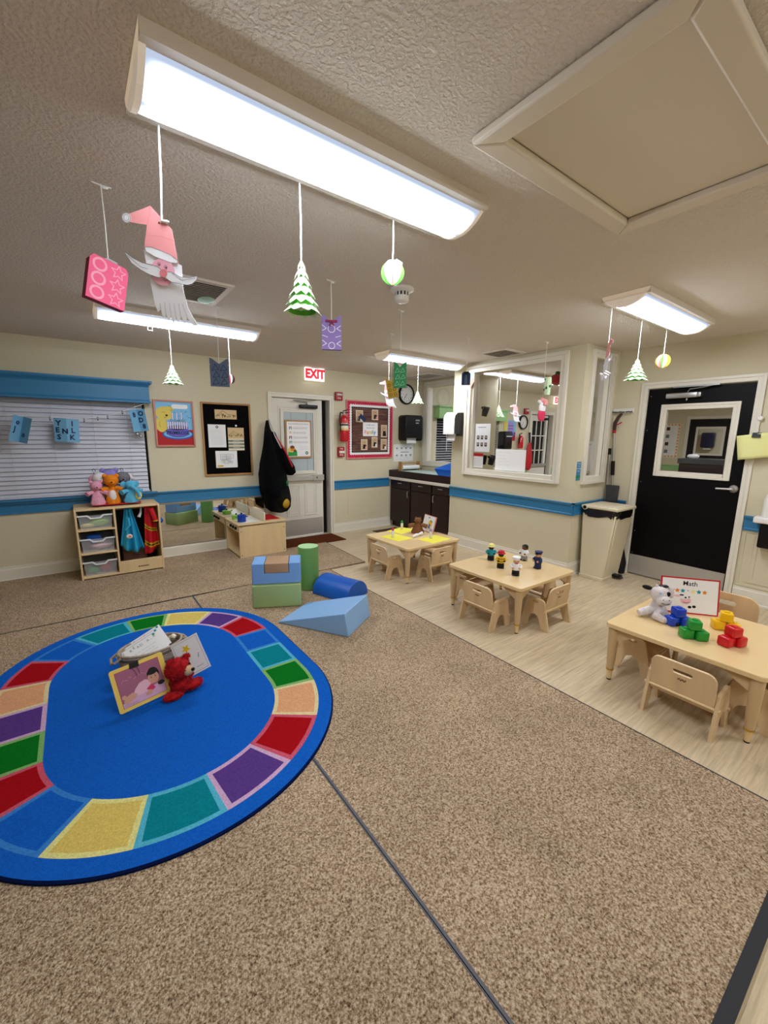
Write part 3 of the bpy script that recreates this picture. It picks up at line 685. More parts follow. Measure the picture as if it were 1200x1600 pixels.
MB().tube([(-.02, -.02, .42), (-.075, -.03, .43), (-.09, -.035, .37), (-.082, -.035, .25), (-.08, -.03, .15)], .009, 'black').build('hose', t)
MB().box(.0, .12, -.012, .0, .34, .40, 'navy', Matrix.Translation((.02, -.075, .09)) @ Matrix.Rotation(math.radians(35), 4, 'Y')).build('inspection_tag', t, smooth=False)
MB().box(-.03, .03, .055, .084, .12, .38, 'darkgray').build('bracket', t, smooth=False)
# bulletin board
t = thing('bulletin_board', 'bulletin board with wood-plank backing and a scalloped crimson and white border', 'bulletin board', (0, YW, 0))
bx0, bx1, bz0, bz1 = 3.389, 4.283, 1.154, 2.046
mb = MB(); F = Flat(mb, (0, -.02, 0), X3, Z3); M('salmon frame', '#D98A80', .45); frame_mb(mb, F, bx0, bz0, bx1, bz1, .016, .004, m='salmon frame', back=.018); mb.build('frame', t)
mb = MB()
for i in range(9): z_ = bz0+.02+i*.0955; mb.box(bx0+.016, bx1-.016, -.012, 0, z_, z_+.0945, ['plank wood', 'plank wood 2'][i % 2])
M('plank wood', '#6E4434', .7, kind='grain', sc=22, amt=.15, col2='#3A211A'); M('plank wood 2', '#7C5444', .7, kind='grain', sc=22, amt=.15, col2='#452A20')
for k in ('plank wood', 'plank wood 2'):
    for n_ in MATS[k].node_tree.nodes:
        if n_.type == 'MAPPING': n_.inputs['Scale'].default_value = (.25, 1, 2.5)
mb.build('plank_backing', t, smooth=False)
def scallops(mb, off, w, m, l, r=.022, wv=True):
    F = Flat(mb, (0, -.0125, 0), X3, Z3); x0, x1, z0, z1 = bx0+.016, bx1-.016, bz0+.016, bz1-.016
    F.rect(x0, z0, x1, z0+w, m, l).rect(x0, z1-w, x1, z1, m, l).rect(x0, z0, x0+w, z1, m, l).rect(x1-w, z0, x1, z1, m, l)
    if wv:
        n = 20
        for i in range(n):
            u = x0+w+(x1-x0-2*w)*(i+.5)/n; v = z0+w+(z1-z0-2*w)*(i+.5)/n
            F.disc(u, z0+w, r, m, l, 10, a0=0, a1=PI).disc(u, z1-w, r, m, l, 10, a0=PI, a1=2*PI)
            F.disc(x0+w, v, r, m, l, 10, a0=-PI/2, a1=PI/2).disc(x1-w, v, r, m, l, 10, a0=PI/2, a1=1.5*PI)
mb = MB(); scallops(mb, 0, .075, 'black', 1, .021); scallops(mb, 0, .062, 'white', 3, .021); scallops(mb, 0, .03, 'crimson', 5, .02)
F = Flat(mb, (0, -.0125, 0), X3, Z3); rd = random.Random(5)
for i in range(60):
    u = bx0+.02+.87*rd.random(); v = bz0+.02+.87*rd.random()
    k = rd.randrange(4); p = [(u, bz0+.02+.02*rd.random()), (u, bz1-.04+.02*rd.random()), (bx0+.02+.02*rd.random(), v), (bx1-.04+.02*rd.random(), v)][k]
    F.disc(p[0], p[1], .004, 'pink', 7, 8)
mb.build('scalloped_border', t, smooth=False)
YB2 = YW-.0175
def photo(seed, base='cream'):
    def d(F):
        rd = random.Random(seed); w, h = F.wh
        F.rect(.008, .01, w-.008, h-.01, 'tan' if base == 'cream' else 'lightgray', 1)
        x = w*.5; F.disc(x, h*.66, w*.13, 'dkbrown', 2, 12).disc(x, h*.64, w*.1, 'skin', 3, 12).poly([(x-w*.22, h*.1), (x+w*.22, h*.1), (x+w*.15, h*.52), (x-w*.15, h*.52)], rd.choice(['black', 'darkgray', 'brown']), 2)
        F.disc(x+w*.22, h*.42, w*.1, 'dkbrown', 3, 12).poly([(x+w*.1, h*.1), (x+w*.36, h*.1), (x+w*.3, h*.34), (x+w*.14, h*.34)], rd.choice(['black', 'white', 'rose']), 3)
    return d
for k, (a, b, c, e, lab) in enumerate([
    (3.561, 1.72, 3.692, 1.90, 'family photograph at the upper left of the bulletin board'), (3.862, 1.76, 3.985, 1.92, 'family photograph at the top centre of the bulletin board'),
    (4.045, 1.49, 4.165, 1.685, 'family photograph right of the Family sign on the bulletin board'), (3.656, 1.288, 3.778, 1.455, 'family photograph at the lower left of the bulletin board'),
    (3.862, 1.327, 3.975, 1.49, 'family photograph directly below the Family sign'), (4.043, 1.285, 4.165, 1.46, 'family photograph in the lower right corner of the bulletin board')]):
    def dd(F, k=k, w=c-a, h=e-b): F.wh = (w, h); photo(k)(F)
    note('family_photograph', lab, 'photograph', (a, YB2, b), X3, Z3, c-a, e-b, dd, group='family photographs on the bulletin board', m='cream')
def dfam(F):
    F.text('in this class', .143, .175, .035, 'inkgray', 1).text('we are one', .143, .13, .035, 'inkgray', 1)
    for ch, u, m_ in (('F', .045, 'rose'), ('a', .085, 'orange'), ('m', .135, 'gold'), ('i', .172, 'lime'), ('l', .19, 'teal'), ('y', .225, 'blue')): F.text(ch, u, .06, .085, m_, 1, bold=.002)
note('family_sign', 'white square sign with the multicoloured word Family on the bulletin board', 'sign', (3.692, YB2, 1.505), X3, Z3, .286, .215, dfam)
# wall clock
def clock(label, x, z, r=.165, y=YW, name='wall_clock'):
    t = thing(name, label, 'clock', (x, y, z))
    mb = MB().lathe([(r, 0), (r, -.03), (r-.008, -.042), (r-.022, -.042), (r-.025, -.02)], (0, 0, 0), 'black', 48, ax='y', cap=False); mb.build('rim', t)
    mb = MB(); mb.lathe([(r-.022, -.018), (r-.022, -.001)], (0, 0, 0), 'white plastic', 48, ax='y'); F = Flat(mb, (0, -.0185, 0), X3, Z3)
    for k in range(12):
        a = PI/2-(k+1)*PI/6; F.text(str(k+1), (r-.052)*math.cos(a), (r-.052)*math.sin(a), .036, 'black', 1)
    for k in range(60): a = 2*PI*k/60; F.line([((r-.031)*math.cos(a), (r-.031)*math.sin(a)), ((r-.026)*math.cos(a), (r-.026)*math.sin(a))], .0015, 'black', 1)
    mb.build('dial', t, smooth=False)
    mb = MB(); F = Flat(mb, (0, -.022, 0), X3, Z3); F.line([(0, 0), (-.035, -.06)], .006, 'black', 1).line([(0, 0), (-.06, -.085)], .004, 'black', 2).disc(0, 0, .007, 'black', 3); mb.build('hands', t, smooth=False)
    return t
clock('round black-rimmed wall clock above the black paper towel dispenser', 4.565, 2.20)
# black paper towel dispenser
t = thing('towel_dispenser', 'black paper towel dispenser below the clock in the alcove', 'towel dispenser', (4.60, YW, 1.64))
pf = [(-.19, .19), (-.155, .215), (.155, .215), (.19, .19), (.19, -.17), (.165, -.215), (.15, -.16), (-.15, -.16), (-.165, -.215), (-.19, -.17)]
mb = MB().prism(pf, -.20, 0, 'black', 'y'); mb.build('cover', t, bevel=.02)
mb = MB().rbox(.02, .11, -.208, -.198, .12, .145, .003, 'gray'); mb.rbox(.03, .09, -.206, -.199, .08, .095, .002, 'lightgray'); mb.build('maker_plate', t)
MB().box(-.10, .10, -.13, -.125, -.245, -.15, 'paper').build('paper_towel', t, smooth=False)
def dhand(F):
    for r in range(2):
        for k in range(4):
            u = .05+.1*k; v = .23-.12*r; F.rect(u, v, u+.035, v-.022, 'inkgray', 1).squiggles(u-.01, v-.045, u+.06, v-.03, 2, 'lightgray', .003, 1, seed=k+r)
    F.rect(.15, .15, .33, .158, 'darkgray', 1).disc(.37, .11, .012, 'green', 2, 10)
    F.squiggles(.03, .02, .38, .04, 2, 'lightgray', .003, 1)
note('hand_washing_sheet', 'white hand-washing instruction sheet under the black towel dispenser', 'notice', (4.325, YW-.002, 1.09), X3, Z3, .425, .285, dhand)
# mesh ball bag on hook
t = thing('ball_bag', 'black mesh bag full of balls hanging from a hook at the white door', 'ball bag', (2.15, YF-.02, 0))
see('mesh cloth', '#040405', .86); M('bag black', '#040405', .9, spec=.1)
MATS['mesh cloth'].node_tree.nodes['Principled BSDF'].inputs['Roughness'].default_value = .9; MATS['mesh cloth'].node_tree.nodes['Principled BSDF'].inputs['Specular IOR Level'].default_value = .1
import mathutils
def blob_lathe(mb, rows, m, n=28, seed=1, jit=.06):
    # rows: (cx, cy, z, rx, ry)
    rd = random.Random(seed); ph = [rd.random()*6 for _ in range(6)]; vs = []; fs = []
    for k, (cx, cy, z, rx, ry) in enumerate(rows):
        for i in range(n):
            a = 2*PI*i/n; w = 1+jit*(math.sin(3*a+ph[0]+z*9)+.6*math.sin(5*a+ph[1]-z*14)+.4*math.sin(8*a+ph[2]+z*7))
            vs.append((cx+rx*w*math.cos(a), cy+ry*w*math.sin(a), z))
    for k in range(len(rows)-1):
        for i in range(n): j = (i+1) % n; fs.append((k*n+i, k*n+j, (k+1)*n+j, (k+1)*n+i))
    fs.append(list(range(n))[::-1]); fs.append([(len(rows)-1)*n+i for i in range(n)])
    return mb.add(vs, fs, m)
rows = [(.10, -.17, .455, .03, .03), (.09, -.17, .48, .12, .10), (.075, -.18, .54, .19, .15), (.05, -.18, .64, .21, .165), (.02, -.18, .76, .215, .165), (0, -.17, .88, .21, .16), (-.005, -.15, 1.0, .20, .145), (0, -.13, 1.12, .17, .125), (.01, -.12, 1.24, .135, .10), (.01, -.10, 1.36, .105, .08), (.0, -.08, 1.48, .075, .06), (-.01, -.06, 1.60, .04, .035), (0, -.05, 1.70, .018, .016)]
rows = [(a*.9-.03, b, c, d_*.9, e*.95) for a, b, c, d_, e in rows]; blob_lathe(MB(), rows, 'mesh cloth', jit=.07).build('mesh_sack', t)
rows = [(.24, -.13, .96, .03, .04), (.23, -.14, 1.0, .085, .07), (.20, -.14, 1.08, .10, .08), (.16, -.13, 1.17, .09, .07), (.12, -.12, 1.28, .07, .06), (.07, -.10, 1.4, .05, .04), (.03, -.07, 1.55, .03, .025)]
blob_lathe(MB(), rows, 'bag black', seed=4).build('inner_pouch', t)
mb = MB().tube([(0, -.05, 1.70), (.04, -.12, 1.5), (.11, -.16, 1.33)], .007, 'lightgray', 6); mb.tube([(.03, -.07, 1.55), (.15, -.19, 1.3), (.24, -.21, 1.08)], .012, 'red', 6); mb.tube([(.02, -.07, 1.5), (.19, -.19, 1.2), (.26, -.2, 1.04)], .01, 'hotpink', 6); mb.build('drawstring', t)
for x_, y_, z_, r_, m_, lb in ((.07, -.285, .60, .075, 'ball olive', 'mustard ball showing low in the black mesh bag'), (-.03, -.19, .74, .10, 'navy', 'dark blue ball in the middle of the black mesh bag'), (.09, -.19, .86, .09, 'darkgreen', 'dark green ball high in the black mesh bag')):
    M('ball olive', '#B08A14', .5); tag(MB().ball((0, 0, 0), r_, m_, 22, 14).build('play_ball', loc=(2.15+x_, YF-.02+y_, z_)), lb, 'ball', 'balls in the mesh bag')
mb = MB().lathe([(.018, 0), (.018, .005)], (0, -.001, 1.70), 'steel', 12, ax='y').tube([(0, 0, 1.70), (0, -.05, 1.69), (0, -.055, 1.72)], .005, 'steel', 6)
tag(mb.build('wall_hook', loc=(2.15, YF-.004, 0)), 'small wall hook holding the black mesh ball bag', 'hook')
# clothesline with cards
t = thing('clothesline', 'thin cord with tiny clips strung in front of the wide blinds', 'clothesline', (0, 0, 0))
yl = 5.44
mb = MB().tube([(W1[0]-.03, yl, 1.69), (-1.2, yl, 1.675), (-.53, yl, 1.668), (.114, yl, 1.655), (.30, yl, 1.685), (.464, yl, 1.743), (.667, yl, 1.828), (.70, yl+.04, 1.84)], .003, 'white', 6); mb.build('cord', t)
mb0 = None
for x, z_ in ((-.42, 1.665), (-.16, 1.66), (.12, 1.65), (.24, 1.67), (.33, 1.69), (.47, 1.745)):
    MB().box(x-.006, x+.006, yl-.008, yl+.008, z_-.03, z_+.008, 'gray').ball((x, yl-.01, z_-.025), .006, 'black', 8, 5).build('clip', t)
M('card blue', '#6FA8C8', .7); M('card blue dark', '#3F7FA6', .7)
def card(label, x, z, w, h, ang, letters, fold):
    t = thing('name_card', label, 'card', (x, yl-.012, z), 0, 'blue cards clipped to the cord'); 
    for s_ in (-1, 1):
        mb = MB(); a = s_*fold; F = Flat(mb, (0, 0, 0), (math.cos(a)*1, -abs(math.sin(a))*s_*-1*s_, 0) if False else (math.cos(fold), s_*math.sin(fold), 0), Z3)
        u0, u1 = (-w/2, 0) if s_ < 0 else (0, w/2); F.slab(u0, -h, u1, 0, .001, 'card blue' if s_ > 0 else 'card blue')
        for L_, u, v in [q for q in letters if (q[1] < 0) == (s_ < 0)]: F.text(L_, u, v, .07, 'navy', 1, bold=.003)
        mb.build('card_face', t, smooth=False)
    t.rotation_euler = (0, ang, 0); return t
card('crumpled blue card hanging leftmost on the cord over the blinds', -.36, 1.655, .22, .25, .25, [('o', -.05, -.06), ('J', -.07, -.13), ('o', .04, -.17)], -.9)
card('blue card with handwritten letters in the middle of the cord over the blinds', -.03, 1.65, .22, .235, .05, [('Y', -.07, -.05), ('E', -.08, -.12), ('S', -.07, -.19), ('I', .05, -.05), ('N', -.015, -.13), ('L', .055, -.12), ('K', .045, -.19)], .35)
card('blue card bunched at the right end of the cord near the valance end', .60, 1.77, .18, .24, -.12, [('O', .04, -.05), ('D', .03, -.12), ('8', .05, -.19), ('8', -.04, -.06)], -.6)
tag(MB().ball((0, 0, 0), .022, 'steel', 14, 8).ball((.03, -.01, -.02), .018, 'steel', 12, 8).lathe([(.006, .02), (.006, .05)], (0, 0, 0), 'steel', 8).build('jingle_bells', loc=(.59, yl-.02, 1.50)), 'silver jingle bells hanging under the rightmost blue card', 'bells')
# right wall: tool rack, broom and dustpan, thank-you sign, white ledge
t = thing('tool_rack', 'white clip rack on the wall beside the black door frame', 'tool rack', (XD, 0, 0))
MB().box(-.014, 0, 2.10, 2.335, 1.79, 1.835, 'white plastic').build('back_rail', t, bevel=.003)
for y in (2.14, 2.22, 2.295): MB().tube([(-.014, y-.025, 1.80), (-.05, y-.02, 1.797), (-.055, y, 1.80), (-.05, y+.02, 1.797), (-.014, y+.025, 1.80)], .007, 'darkgray', 6).build('clip', t)
t = thing('litter_grabber', 'long aluminium reacher tool with curved brown grip hanging behind the beige bin', 'reacher tool', (XD-.04, 0, 0))
M('maroon grip', '#3F2824', .4)
MB().tube([(0, 2.205, 1.785), (-.012, 2.235, 1.74), (-.016, 2.26, 1.68), (-.012, 2.262, 1.60)], [.013, .018, .02, .017], 'maroon grip').build('grip', t)
MB().tube([(-.012, 2.262, 1.60), (-.012, 2.262, 1.57)], .019, 'red').build('collar', t)
MB().tube([(-.018, 2.24, 1.66), (-.035, 2.20, 1.675), (-.045, 2.18, 1.685)], .007, 'red', 6).build('trigger', t)
MB().tube([(-.012, 2.262, 1.57), (-.012, 2.235, 1.20), (-.012, 2.215, .86)], .0115, 'steel', 12).build('shaft', t)
MB().tube([(-.012, 2.24, 1.26), (-.012, 2.23, 1.10)], .021, 'black').build('foam_sleeve', t)
MB().tube([(-.012, 2.215, .90), (-.015, 2.20, .84), (-.015, 2.19, .80)], [.014, .02, .014], 'darkgray').build('jaw', t)
t = thing('lobby_dustpan', 'grey long-handled dustpan leaning against the wall behind the bin', 'dustpan', (XD-.05, 0, 0))
MB().tube([(-.01, 2.272, .78), (.0, 2.288, 1.33)], .014, 'steel', 12).build('handle', t)
MB().tube([(.0, 2.288, 1.33), (.001, 2.29, 1.40)], .017, 'black').build('end_cap', t)
mb = MB().add([(-.05, 2.15, .80), (.02, 2.15, .80), (.02, 2.26, .80), (-.05, 2.26, .80), (-.04, 2.14, .99), (.01, 2.14, .99), (.01, 2.275, .99), (-.04, 2.275, .99)], [(0,3,2,1),(4,5,6,7),(0,1,5,4),(1,2,6,5),(2,3,7,6),(3,0,4,7)], 'darkgray'); mb.build('pan', t, bevel=.008)
def dsg(F):
    F.rect(0, 0, .13, .20, 'card blue dark', 1)
    for k, s_ in enumerate(('Thank', 'you', 'for your', 'smiles')): F.text(s_, .065, .18-.026*k, .026, 'white', 2)
    for k in range(5): F.disc(.02+.022*k, .035+.012*(k % 2), .016, 'darkgreen' if k % 2 else 'green', 2, 8); F.rect(.018+.022*k, .0, .024+.022*k, .03, 'navy', 2)
note('small_blue_sign', 'small blue paper sign on the wall corner beside the narrow window', 'sign', (4.225 if False else 4.245, YN-.002, 1.065), X3, Z3, .085, .20, lambda F: (F.rect(0, 0, .085, .20, 'card blue dark', 1), [F.text(s_, .043, .18-.026*k, .021, 'white', 2) for k, s_ in enumerate(('Thank', 'you', 'for being', 'here'))], [F.disc(.012+.02*k, .03+.012*(k % 2), .014, 'darkgreen' if k % 2 else 'green', 3, 8) for k in range(4)]))
t = thing('wall_ledge', 'white ledge fixed on the wall at the right edge, beyond the black door', 'ledge', (XD, 0, 0))
MB().rbox(-.14, 0, .30, .945, .785, .84, .012, 'white plastic').build('top', t)
MB().rbox(-.10, 0, .30, .90, .56, .79, .015, 'black').build('base', t)
MB().lathe([(.045, 0), (.045, .16), (.03, .2), (.02, .24)], (-.07, .86, .84), 'white plastic', 18).build('bottle', t)
# yellow sheet with binder clip
t = thing('yellow_sheet', 'yellow sheet held by a black binder clip on the black door frame', 'paper sheet', (XD-.07, 1.03, 1.545))
M('yellow paper', '#E6E49A', .75)
mb = MB(); n = 8; vs = []
for k in range(n+1):
    for i in range(n+1):
        u = -.14+.34*i/n; v = -.215*k/n; vs.append((-.012*math.sin(i*.7)*(k/n)-.02*(i/n), -(u+.035*v/.215*-1*(1-i/n)), v+.05*(i/n)))
fs = [(k*(n+1)+i, k*(n+1)+i+1, (k+1)*(n+1)+i+1, (k+1)*(n+1)+i) for k in range(n) for i in range(n)]
o = mb.add(vs, fs, 'yellow paper').build('sheet', t); o.modifiers.new('thick', 'SOLIDIFY').thickness = .0008
mb = MB().prism([(-.025, -.012), (.025, -.012), (.004, .03), (-.004, .03)], -.03, .03, 'black', 'y'); mb.build('binder_clip', t)
MB().tube([(0, 0, .03), (.04, 0, .04), (.068, 0, .02)], .003, 'steel', 6).build('clip_hook', t)
# white towel dispenser on the partition
t = thing('paper_towel_dispenser', 'white-fronted paper towel dispenser at the left end of the glass partition', 'towel dispenser', (XP, 4.02, 1.52))
pf = [(0, 0), (-.06, 0), (-.06, .03), (-.185, .03), (-.185, .22), (-.17, .27), (-.13, .305), (0, .31)]
MB().prism([(x*.82, z) for x, z in pf], -.085, .085, 'darkgray', 'y').build('body', t, bevel=.006)
pf = [(-.19, .02), (-.19, .225), (-.175, .275), (-.13, .312), (-.02, .317), (-.02, .307), (-.12, .300), (-.165, .265), (-.176, .22), (-.176, .02)]
MB().prism(pf, -.10, .10, 'white plastic', 'y').build('front_cover', t, bevel=.004)
MB().box(-.12, -.118, -.07, .07, -.10, .03, 'paper', Matrix.Rotation(.3, 4, 'Y')).build('paper_towel', t, smooth=False)
# ---------------------------------------------------------------- changing cabinet in the alcove
t = thing('changing_cabinet', 'dark espresso changing cabinet with white counter edge in the alcove beside the bulletin board', 'cabinet', (0, 0, 0))
cx0 = 4.245; y0c, y1c = YA+.004, YF-.012
mb = MB().box(cx0+.02, XD-.004, y0c, y1c, .10, .80, 'espresso').box(cx0+.07, XD-.004, y0c, y1c, .001, .10, 'espresso'); mb.build('body', t, smooth=False)
MB().box(cx0-.03, XD-.004, y0c, y1c, .80, .845, 'cream counter').build('countertop', t, bevel=.005)
mb = MB().box(cx0-.025, cx0, y0c, y1c, .845, .955, 'espresso').box(cx0, XD-.01, y1c-.02, y1c, .845, .955, 'espresso').box(cx0, XD-.01, y0c, y0c+.02, .845, .955, 'espresso'); mb.build('rim', t, bevel=.004)
MB().box(cx0-.03, cx0+.02, y1c-.002, y1c+.008, .80, .965, 'white trim').build('end_strip', t, smooth=False)
M('pad mint', '#BFD6CC', .5)
MB().rbox(cx0+.01, XD-.03, y0c+.03, y1c-.04, .85, .935, .02, 'pad mint').build('changing_pad', t)
for a, b in ((4.155, 4.50), (4.53, 4.99), (5.02, 5.52)):
    d = MB().box(cx0, cx0+.022, a, b, .67, .79, 'espresso').build('drawer', t, bevel=.003)
    MB().tube([(cx0, (a+b)/2-.04, .752), (cx0-.02, (a+b)/2-.035, .752), (cx0-.02, (a+b)/2+.035, .752), (cx0, (a+b)/2+.04, .752)], .006, 'steel', 6).build('handle', d)
for a, b, h in ((4.155, 4.50, 1), (4.53, 4.99, 0), (5.02, 5.52, 0)):
    d = MB().box(cx0, cx0+.022, a, b, .12, .655, 'espresso').build('door', t, bevel=.003)
    if (a, b) != (4.53, 4.99):
        yh = b+.0-.035 if h else a+.04
        MB().tube([(cx0, yh, .54), (cx0-.02, yh, .545), (cx0-.02, yh, .635), (cx0, yh, .64)], .006, 'steel', 6).build('handle', d)
t = thing('paper_roll_holder', 'wooden holder with a white paper roll on the changing cabinet', 'paper roll', (0, 0, .936))
for x in (4.40, 4.80): MB().box(x-.012, x+.012, 5.42, 5.50, 0, .15, 'frame wood').build('end_post', t, bevel=.003)
MB().box(4.40, 4.80, 5.45, 5.47, .115, .135, 'frame wood').build('crossbar', t, bevel=.003)
mb = MB().lathe([(.035, 4.42), (.035, 4.78)], (0, 5.44, .055), 'paper', 20, ax='x'); mb.build('paper_roll', t)
t = thing('blue_bin', 'bright blue open plastic bin on the changing cabinet beside the partition', 'storage bin', (4.50, 4.30, .937))
M('bin blue', '#1668D6', .35)
mb = MB()
o_ = [(-.17, -.12, .0), (.15, -.12, 0), (.15, .17, 0), (-.17, .17, 0)]; tp = [(-.21, -.13, .10), (.20, -.13, .19), (.20, .22, .19), (-.21, .22, .10)]
mb.add(o_+tp, [(0,3,2,1),(0,1,5,4),(1,2,6,5),(2,3,7,6),(3,0,4,7)], 'bin blue'); o = mb.build('bin_shell', t, smooth=False); sm = o.modifiers.new('thick', 'SOLIDIFY'); sm.thickness = .006
MB().add([(-.205, -.125, .10), (.195, -.125, .19), (.195, .215, .19), (-.205, .215, .10)], [(0, 1, 2, 3)], 'bin blue').build('lid', t, smooth=False)
# ---------------------------------------------------------------- puppet shelf unit
zc = .012
t = thing('puppet_shelf', 'low birch shelf unit with clear bins and hanging costumes under the blue-silled window', 'shelf unit', (0, 0, zc))
sx0, sx1, sy0, sy1, sh = -.062, .70, 5.09, 5.52, .738
for x in (sx0, sx1-.018): MB().prism([(sy0, 0), (sy1, 0), (sy1, sh), (sy0+.02, sh), (sy0, sh-.02)], x, x+.018, 'birch', 'x').build('side_panel', t, bevel=.003)
MB().box(sx0+.018, sx1-.018, sy0+.01, sy1, sh-.02, sh, 'birch').build('top', t, bevel=.002)
M('shelf back', '#2C2019', .8); MB().box(sx0+.018, sx1-.018, sy1-.01, sy1, .03, sh-.02, 'shelf back').build('back_panel', t, smooth=False)
MB().box(.268, .286, sy0, sy1-.01, .03, sh-.02, 'birch').build('divider', t, bevel=.002)
MB().box(sx0+.018, sx1-.018, sy0, sy1-.01, .012, .03, 'birch').build('bottom', t, bevel=.002)
for z_ in (.262, .508): MB().box(sx0+.018, .268, sy0, sy1-.01, z_, z_+.016, 'birch').build('shelf', t, bevel=.002)
p = MB().box(.286, sx1-.018, sy0+.002, sy0+.018, .03, .145, 'birch').build('front_panel', t, bevel=.002)
mb = MB(); F = Flat(mb, (.50, sy0+.001, .065), X3, Z3); F.disc(-.045, 0, .008, 'brown ink', 1, 10).squiggles(-.03, -.007, .05, .007, 2, 'brown ink', .006, 1, seed=3); mb.build('maker_stamp', p, smooth=False)
MB().tube([(.286, 5.25, .69), (sx1-.018, 5.25, .69)], .01, 'frame wood').build('hanging_rod', t)
see('milky plastic', '#DDE1E4', .34); M('bin rim', '#E3E5E6', .35)
def tub(label, z, h, fill):
    t = thing('storage_tub', label, 'storage tub', (.112, 5.30, z), 0, 'clear tubs in the puppet shelf'); w, dp = .145, .18
    fr = [(-w+.012, -dp+.01, 0), (w-.012, -dp+.01, 0), (w-.012, dp, 0), (-w+.012, dp, 0), (-w, -dp, h), (w, -dp, h), (w, dp, h), (-w, dp, h)]
    o = MB().add(fr, [(0,3,2,1),(0,1,5,4),(1,2,6,5),(2,3,7,6),(3,0,4,7)], 'milky plastic').build('tub', t, smooth=False)
    y = -dp; q = [(-w-.008, h+.006), (-w*.45, h+.006), (-w*.25, h-.022), (w*.25, h-.022), (w*.45, h+.006), (w+.008, h+.006), (w+.008, h-.008), (w*.5, h-.008), (w*.3, h-.036), (-w*.3, h-.036), (-w*.5, h-.008), (-w-.008, h-.008)]
    MB().prism(q, -dp-.008, -dp, 'bin rim', 'y').box(-w-.008, -w, -dp, dp, h-.008, h+.006, 'bin rim').box(w, w+.008, -dp, dp, h-.008, h+.006, 'bin rim').build('rim', t, smooth=False)
    return t
Z0 = zc
tub('clear tub on the top level of the puppet shelf, holding lime green play food', Z0+.525, .14, 0)
tub('clear tub on the middle level of the puppet shelf, blue toy poking out', Z0+.279, .14, 0)
tub('clear tub on the lowest level of the puppet shelf, with red and green toys', Z0+.031, .145, 0)
def toy(name, label, cat, c, r, m, sq=1, rz=0, pw=1):
    t = tag(MB().ball((0, 0, 0), r, m, 18, 12, bumpy=.06, seed=int(abs(c[0])*100), pw=pw).build(name, loc=c), label, cat); t.rotation_euler = (0, 0, rz); return t
toy('toy_lettuce', 'lime green toy lettuce in the top clear tub', 'toy food', (.15, 5.24, Z0+.578), (.095, .08, .048), 'lime')
toy('toy_banana', 'yellow-green toy corn lying in the top clear tub', 'toy food', (.05, 5.21, Z0+.552), (.075, .03, .022), 'paleyellow')
toy('toy_case', 'bright blue toy case sticking out of the middle clear tub', 'toy', (.08, 5.25, Z0+.40), (.07, .06, .045), 'blue', pw=.5)
toy('pink_cloth', 'crumpled pink cloth in the middle clear tub', 'cloth', (.14, 5.25, Z0+.325), (.10, .08, .04), 'lightpink')
toy('toy_tomato', 'red toy in the lowest clear tub, right side', 'toy', (.16, 5.24, Z0+.085), (.055, .06, .05), 'red', pw=.7)
toy('toy_leaf', 'green toy in the lowest clear tub, left side', 'toy', (.045, 5.22, Z0+.075), (.05, .05, .038), 'green', pw=.7)
# costumes
def drape(name, pts_top, pts_bot, m, t, folds=5, depth=.03, n=28, k=14, y=0, stripes=None, parent_loc=None):
    vs = []; fs = []; mb = MB()
    for a in range(k+1):
        f = a/k
        for i in range(n+1):
            g = i/n; x = pts_top[0]*(1-g)+pts_top[1]*g; x2 = pts_bot[0][0]*(1-g)+pts_bot[1][0]*g; zb = pts_bot[0][1]*(1-g)+pts_bot[1][1]*g+pts_bot[2]*math.sin(PI*g)
            vs.append((x*(1-f)+x2*f, y+depth*(.3+f)*math.sin(g*PI*folds+f), pts_top[2]*(1-f)+zb*f))
    for a in range(k):
        for i in range(n):
            q = (a*(n+1)+i, a*(n+1)+i+1, (a+1)*(n+1)+i+1, (a+1)*(n+1)+i); mm = m
            if stripes:
                for lo, hi, sm in stripes:
                    if lo <= (a+.35*(n-i)/n*k*.6)/k < hi: mm = sm
            mb.add([vs[j] for j in q], [(0, 1, 2, 3)], mm)
    o = mb.build(name, t); s = o.modifiers.new('thick', 'SOLIDIFY'); s.thickness = .004; return o
t = thing('blue_costume', 'sky blue smock costume hanging in the puppet shelf', 'costume', (0, 0, zc))
M('satin blue', '#2FA6CF', .35); M('costume red', '#C0101C', .5)
drape('smock', (.375, .44, .705), ((.31, .29), (.53, .25), -.06), 'satin blue', t, 5, .03, y=5.19)
mb = MB().tube([(.40, 5.16, .60), (.405, 5.14, .52), (.37, 5.15, .47)], .014, 'satin blue').ball((.395, 5.135, .40), (.03, .01, .025), 'cream', 10, 6).ball((.40, 5.127, .405), (.014, .01, .012), 'rose', 8, 6); mb.build('pocket_badge', t)
MB().tube([(.41, 5.19, .70), (.41, 5.22, .722), (.41, 5.25, .705)], .004, 'steel', 6).build('hanger_hook', t)
t = thing('red_costume', 'red firefighter costume with yellow and black stripes in the puppet shelf', 'costume', (0, 0, zc))
drape('coat', (.56, .655, .70), ((.53, .17), (.678, .27), -.03), 'costume red', t, 3, .02, n=20, k=40, y=5.17, stripes=[(.55, .575, 'gold'), (.575, .60, 'black'), (.60, .625, 'gold'), (.90, .93, 'gold'), (.93, .96, 'black'), (.96, .99, 'gold')])
MB().tube([(.62, 5.14, .68), (.64, 5.12, .60), (.66, 5.12, .53)], [.03, .028, .022], 'costume red').build('sleeve', t)
mb = MB().tube([(.655, 5.12, .555), (.656, 5.12, .545)], .030, 'gold').tube([(.659, 5.12, .54), (.660, 5.12, .53)], .029, 'black'); mb.build('cuff_stripes', t)
mb = MB().tube([(.60, 5.20, .69), (.60, 5.22, .722), (.60, 5.25, .705)], .004, 'steel', 6); mb.build('hanger_hook', t)
